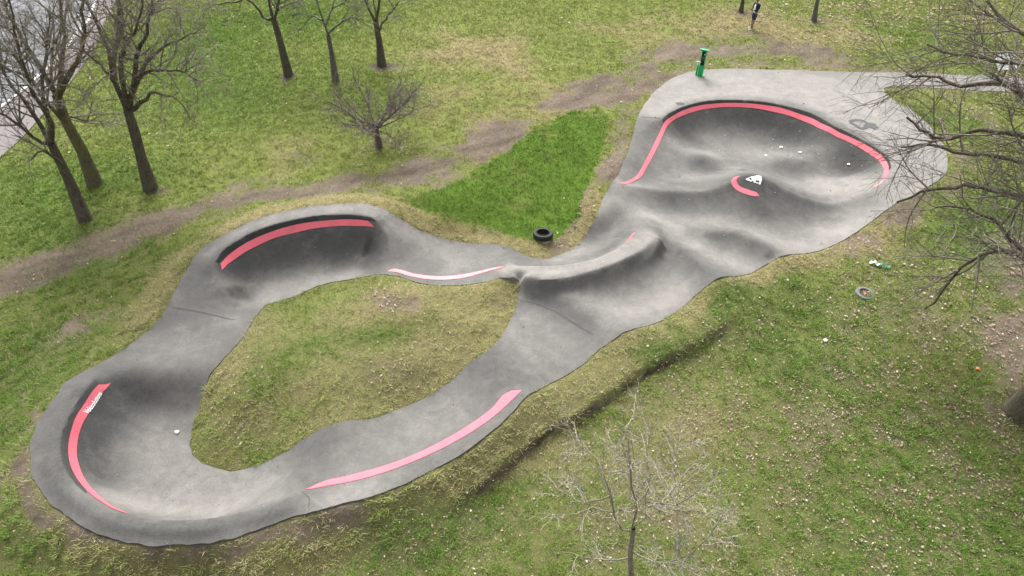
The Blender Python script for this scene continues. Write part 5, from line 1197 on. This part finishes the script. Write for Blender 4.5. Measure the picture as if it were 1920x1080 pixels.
def person():
    p = T_PTS['person']; root = empty('person', (p[0], p[1], gz(p[0], p[1])), math.radians(-72)); root.scale = (.86, .86, .86)   # local -Y is the way the person faces
    tag(root, 'person in dark jacket, white top and navy shorts standing on the far grass', 'person')
    sk = simple('skin', (.20, .115, .075), .6, .08, 20); navy = simple('navy_cloth', (.010, .014, .030), .85, .2, 30); short = simple('navy_shorts', (.012, .028, .070), .85, .2, 30)
    white = simple('white_cloth', (.75, .75, .76), .85, .06, 30); black = simple('black_cloth', (.010, .010, .011), .9, .2, 30); shoe = simple('pale_shoe', (.58, .55, .47), .7, .1, 20); grey = simple('grey_hood', (.38, .38, .39), .9, .1, 30)
    hip = (0, 0, .96, .125, .10); ch = [[hip, (0, .0, 1.12, .125, .095), (0, .01, 1.30, .145, .10), (0, .01, 1.44, .10, .085), (0, 0, 1.52, .05, .052), (0, -.02, 1.60, .066, .075), (0, -.025, 1.68, .078, .095), (0, -.01, 1.755, .06, .075)]]
    ch.append([(0, -.025, 1.68, .078, .095), (0, -.125, 1.665, .016, .018)])                     # nose
    for s in (-1, 1):
        ch.append([(0, .0, 1.68 - .0, .078, .095), (s * .085, 0, 1.665, .018, .026)] if False else [(0, -.025, 1.68, .078, .095), (s * .088, -.005, 1.67, .012, .026)])   # ears
        fy = -.10 if s > 0 else .06
        ch.append([hip, (s * .095, .0, .90, .095, .095), (s * .12, fy * .5, .50, .060, .062), (s * .125, fy * .9, .34, .058, .06), (s * .13, fy, .09, .038, .042), (s * .135, fy - .10, .04, .042, .03), (s * .145, fy - .16, .03, .036, .02)])
        sh = (s * .185, .01, 1.415, .062, .062); el = (s * .235, -.02, 1.14, .045, .045); wr = (s * .10, -.235, 1.13, .030, .026); pm = (s * .065, -.29, 1.14, .036, .022)
        ch.append([(0, .01, 1.44, .10, .085), sh, el, wr, pm])
        for k in range(4):                                                                     # fingers curl round the controller
            a = k * .020; ch.append([pm, (s * (.045), -.315, 1.165 - a, .0095, .0095), (s * .028, -.345 + .004 * k, 1.160 - a, .0085, .0085), (s * .012, -.338, 1.155 - a, .007, .007)])
        ch.append([pm, (s * .055, -.275, 1.185, .0105, .0105), (s * .035, -.30, 1.20, .0085, .0085)])
    skinned('body', ch, sk, root)
    jack = [[(0, .01, .90, .165, .13), (0, .01, 1.12, .16, .13), (0, .02, 1.30, .18, .13), (0, .025, 1.43, .13, .11), (0, .03, 1.49, .085, .085)]]
    for s in (-1, 1): jack.append([(0, .025, 1.43, .13, .11), (s * .19, .015, 1.415, .085, .085), (s * .24, -.02, 1.13, .068, .068), (s * .12, -.215, 1.13, .048, .046)])
    skinned('jacket', jack, navy, root)
    skinned('shirt_front', [[(0, -.055, .93, .10, .085), (0, -.06, 1.12, .098, .083), (0, -.058, 1.30, .085, .09), (0, -.04, 1.43, .05, .07)]], white, root)
    skinned('hood', [[(-.09, .05, 1.47, .035, .04), (0, .105, 1.475, .05, .045), (.09, .05, 1.47, .035, .04)]], grey, root)
    sh = [[(0, 0, .97, .145, .12), (0, 0, .90, .15, .125)]]
    for s in (-1, 1):
        fy = -.10 if s > 0 else .06; sh.append([(0, 0, .90, .15, .125), (s * .10, fy * .15, .80, .112, .112), (s * .118, fy * .5, .54, .098, .098)])
    skinned('shorts', sh, short, root)
    for s in (-1, 1):
        fy = -.10 if s > 0 else .06
        skinned('sock', [[(s * .13, fy * .97, .24, .050, .052), (s * .13, fy, .10, .047, .05)]], black, root, 1)
        skinned('shoe', [[(s * .13, fy + .05, .045, .046, .042), (s * .135, fy - .05, .05, .05, .046), (s * .145, fy - .16, .035, .046, .032), (s * .148, fy - .21, .03, .034, .024)]], shoe, root, 1)
    skinned('hair', [[(0, .04, 1.62, .06, .05), (0, .035, 1.70, .088, .085), (0, .0, 1.765, .075, .085), (0, -.06, 1.775, .05, .035)]], black, root)
    bm = bmesh.new(); bm_box(bm, (.15, .05, .085), (0, -.325, 1.145), Quaternion((1, 0, 0), -.5), .012); o = bm_obj('controller', bm, simple('dark_plastic', (.03, .03, .032), .5, .1, 20)); 
    o.matrix_world = Matrix.Translation(root.location) @ Matrix.Rotation(math.radians(-72), 4, 'Z') @ Matrix.Scale(.86, 4)
    tag(o, 'small dark controller held in both hands by the person', 'controller')
    for s in (-1, 1):
        bm = bmesh.new(); bmesh.ops.create_uvsphere(bm, u_segments=8, v_segments=6, radius=.014, matrix=Matrix.Translation((s * .033, -.112, 1.69))); bm_obj('eye', bm, white, root, True)
    bm = bmesh.new(); bm_box(bm, (.05, .012, .010), (0, -.108, 1.615), None, .003); bm_obj('mouth', bm, simple('lip', (.22, .09, .075), .5, .05, 20), root)
person()
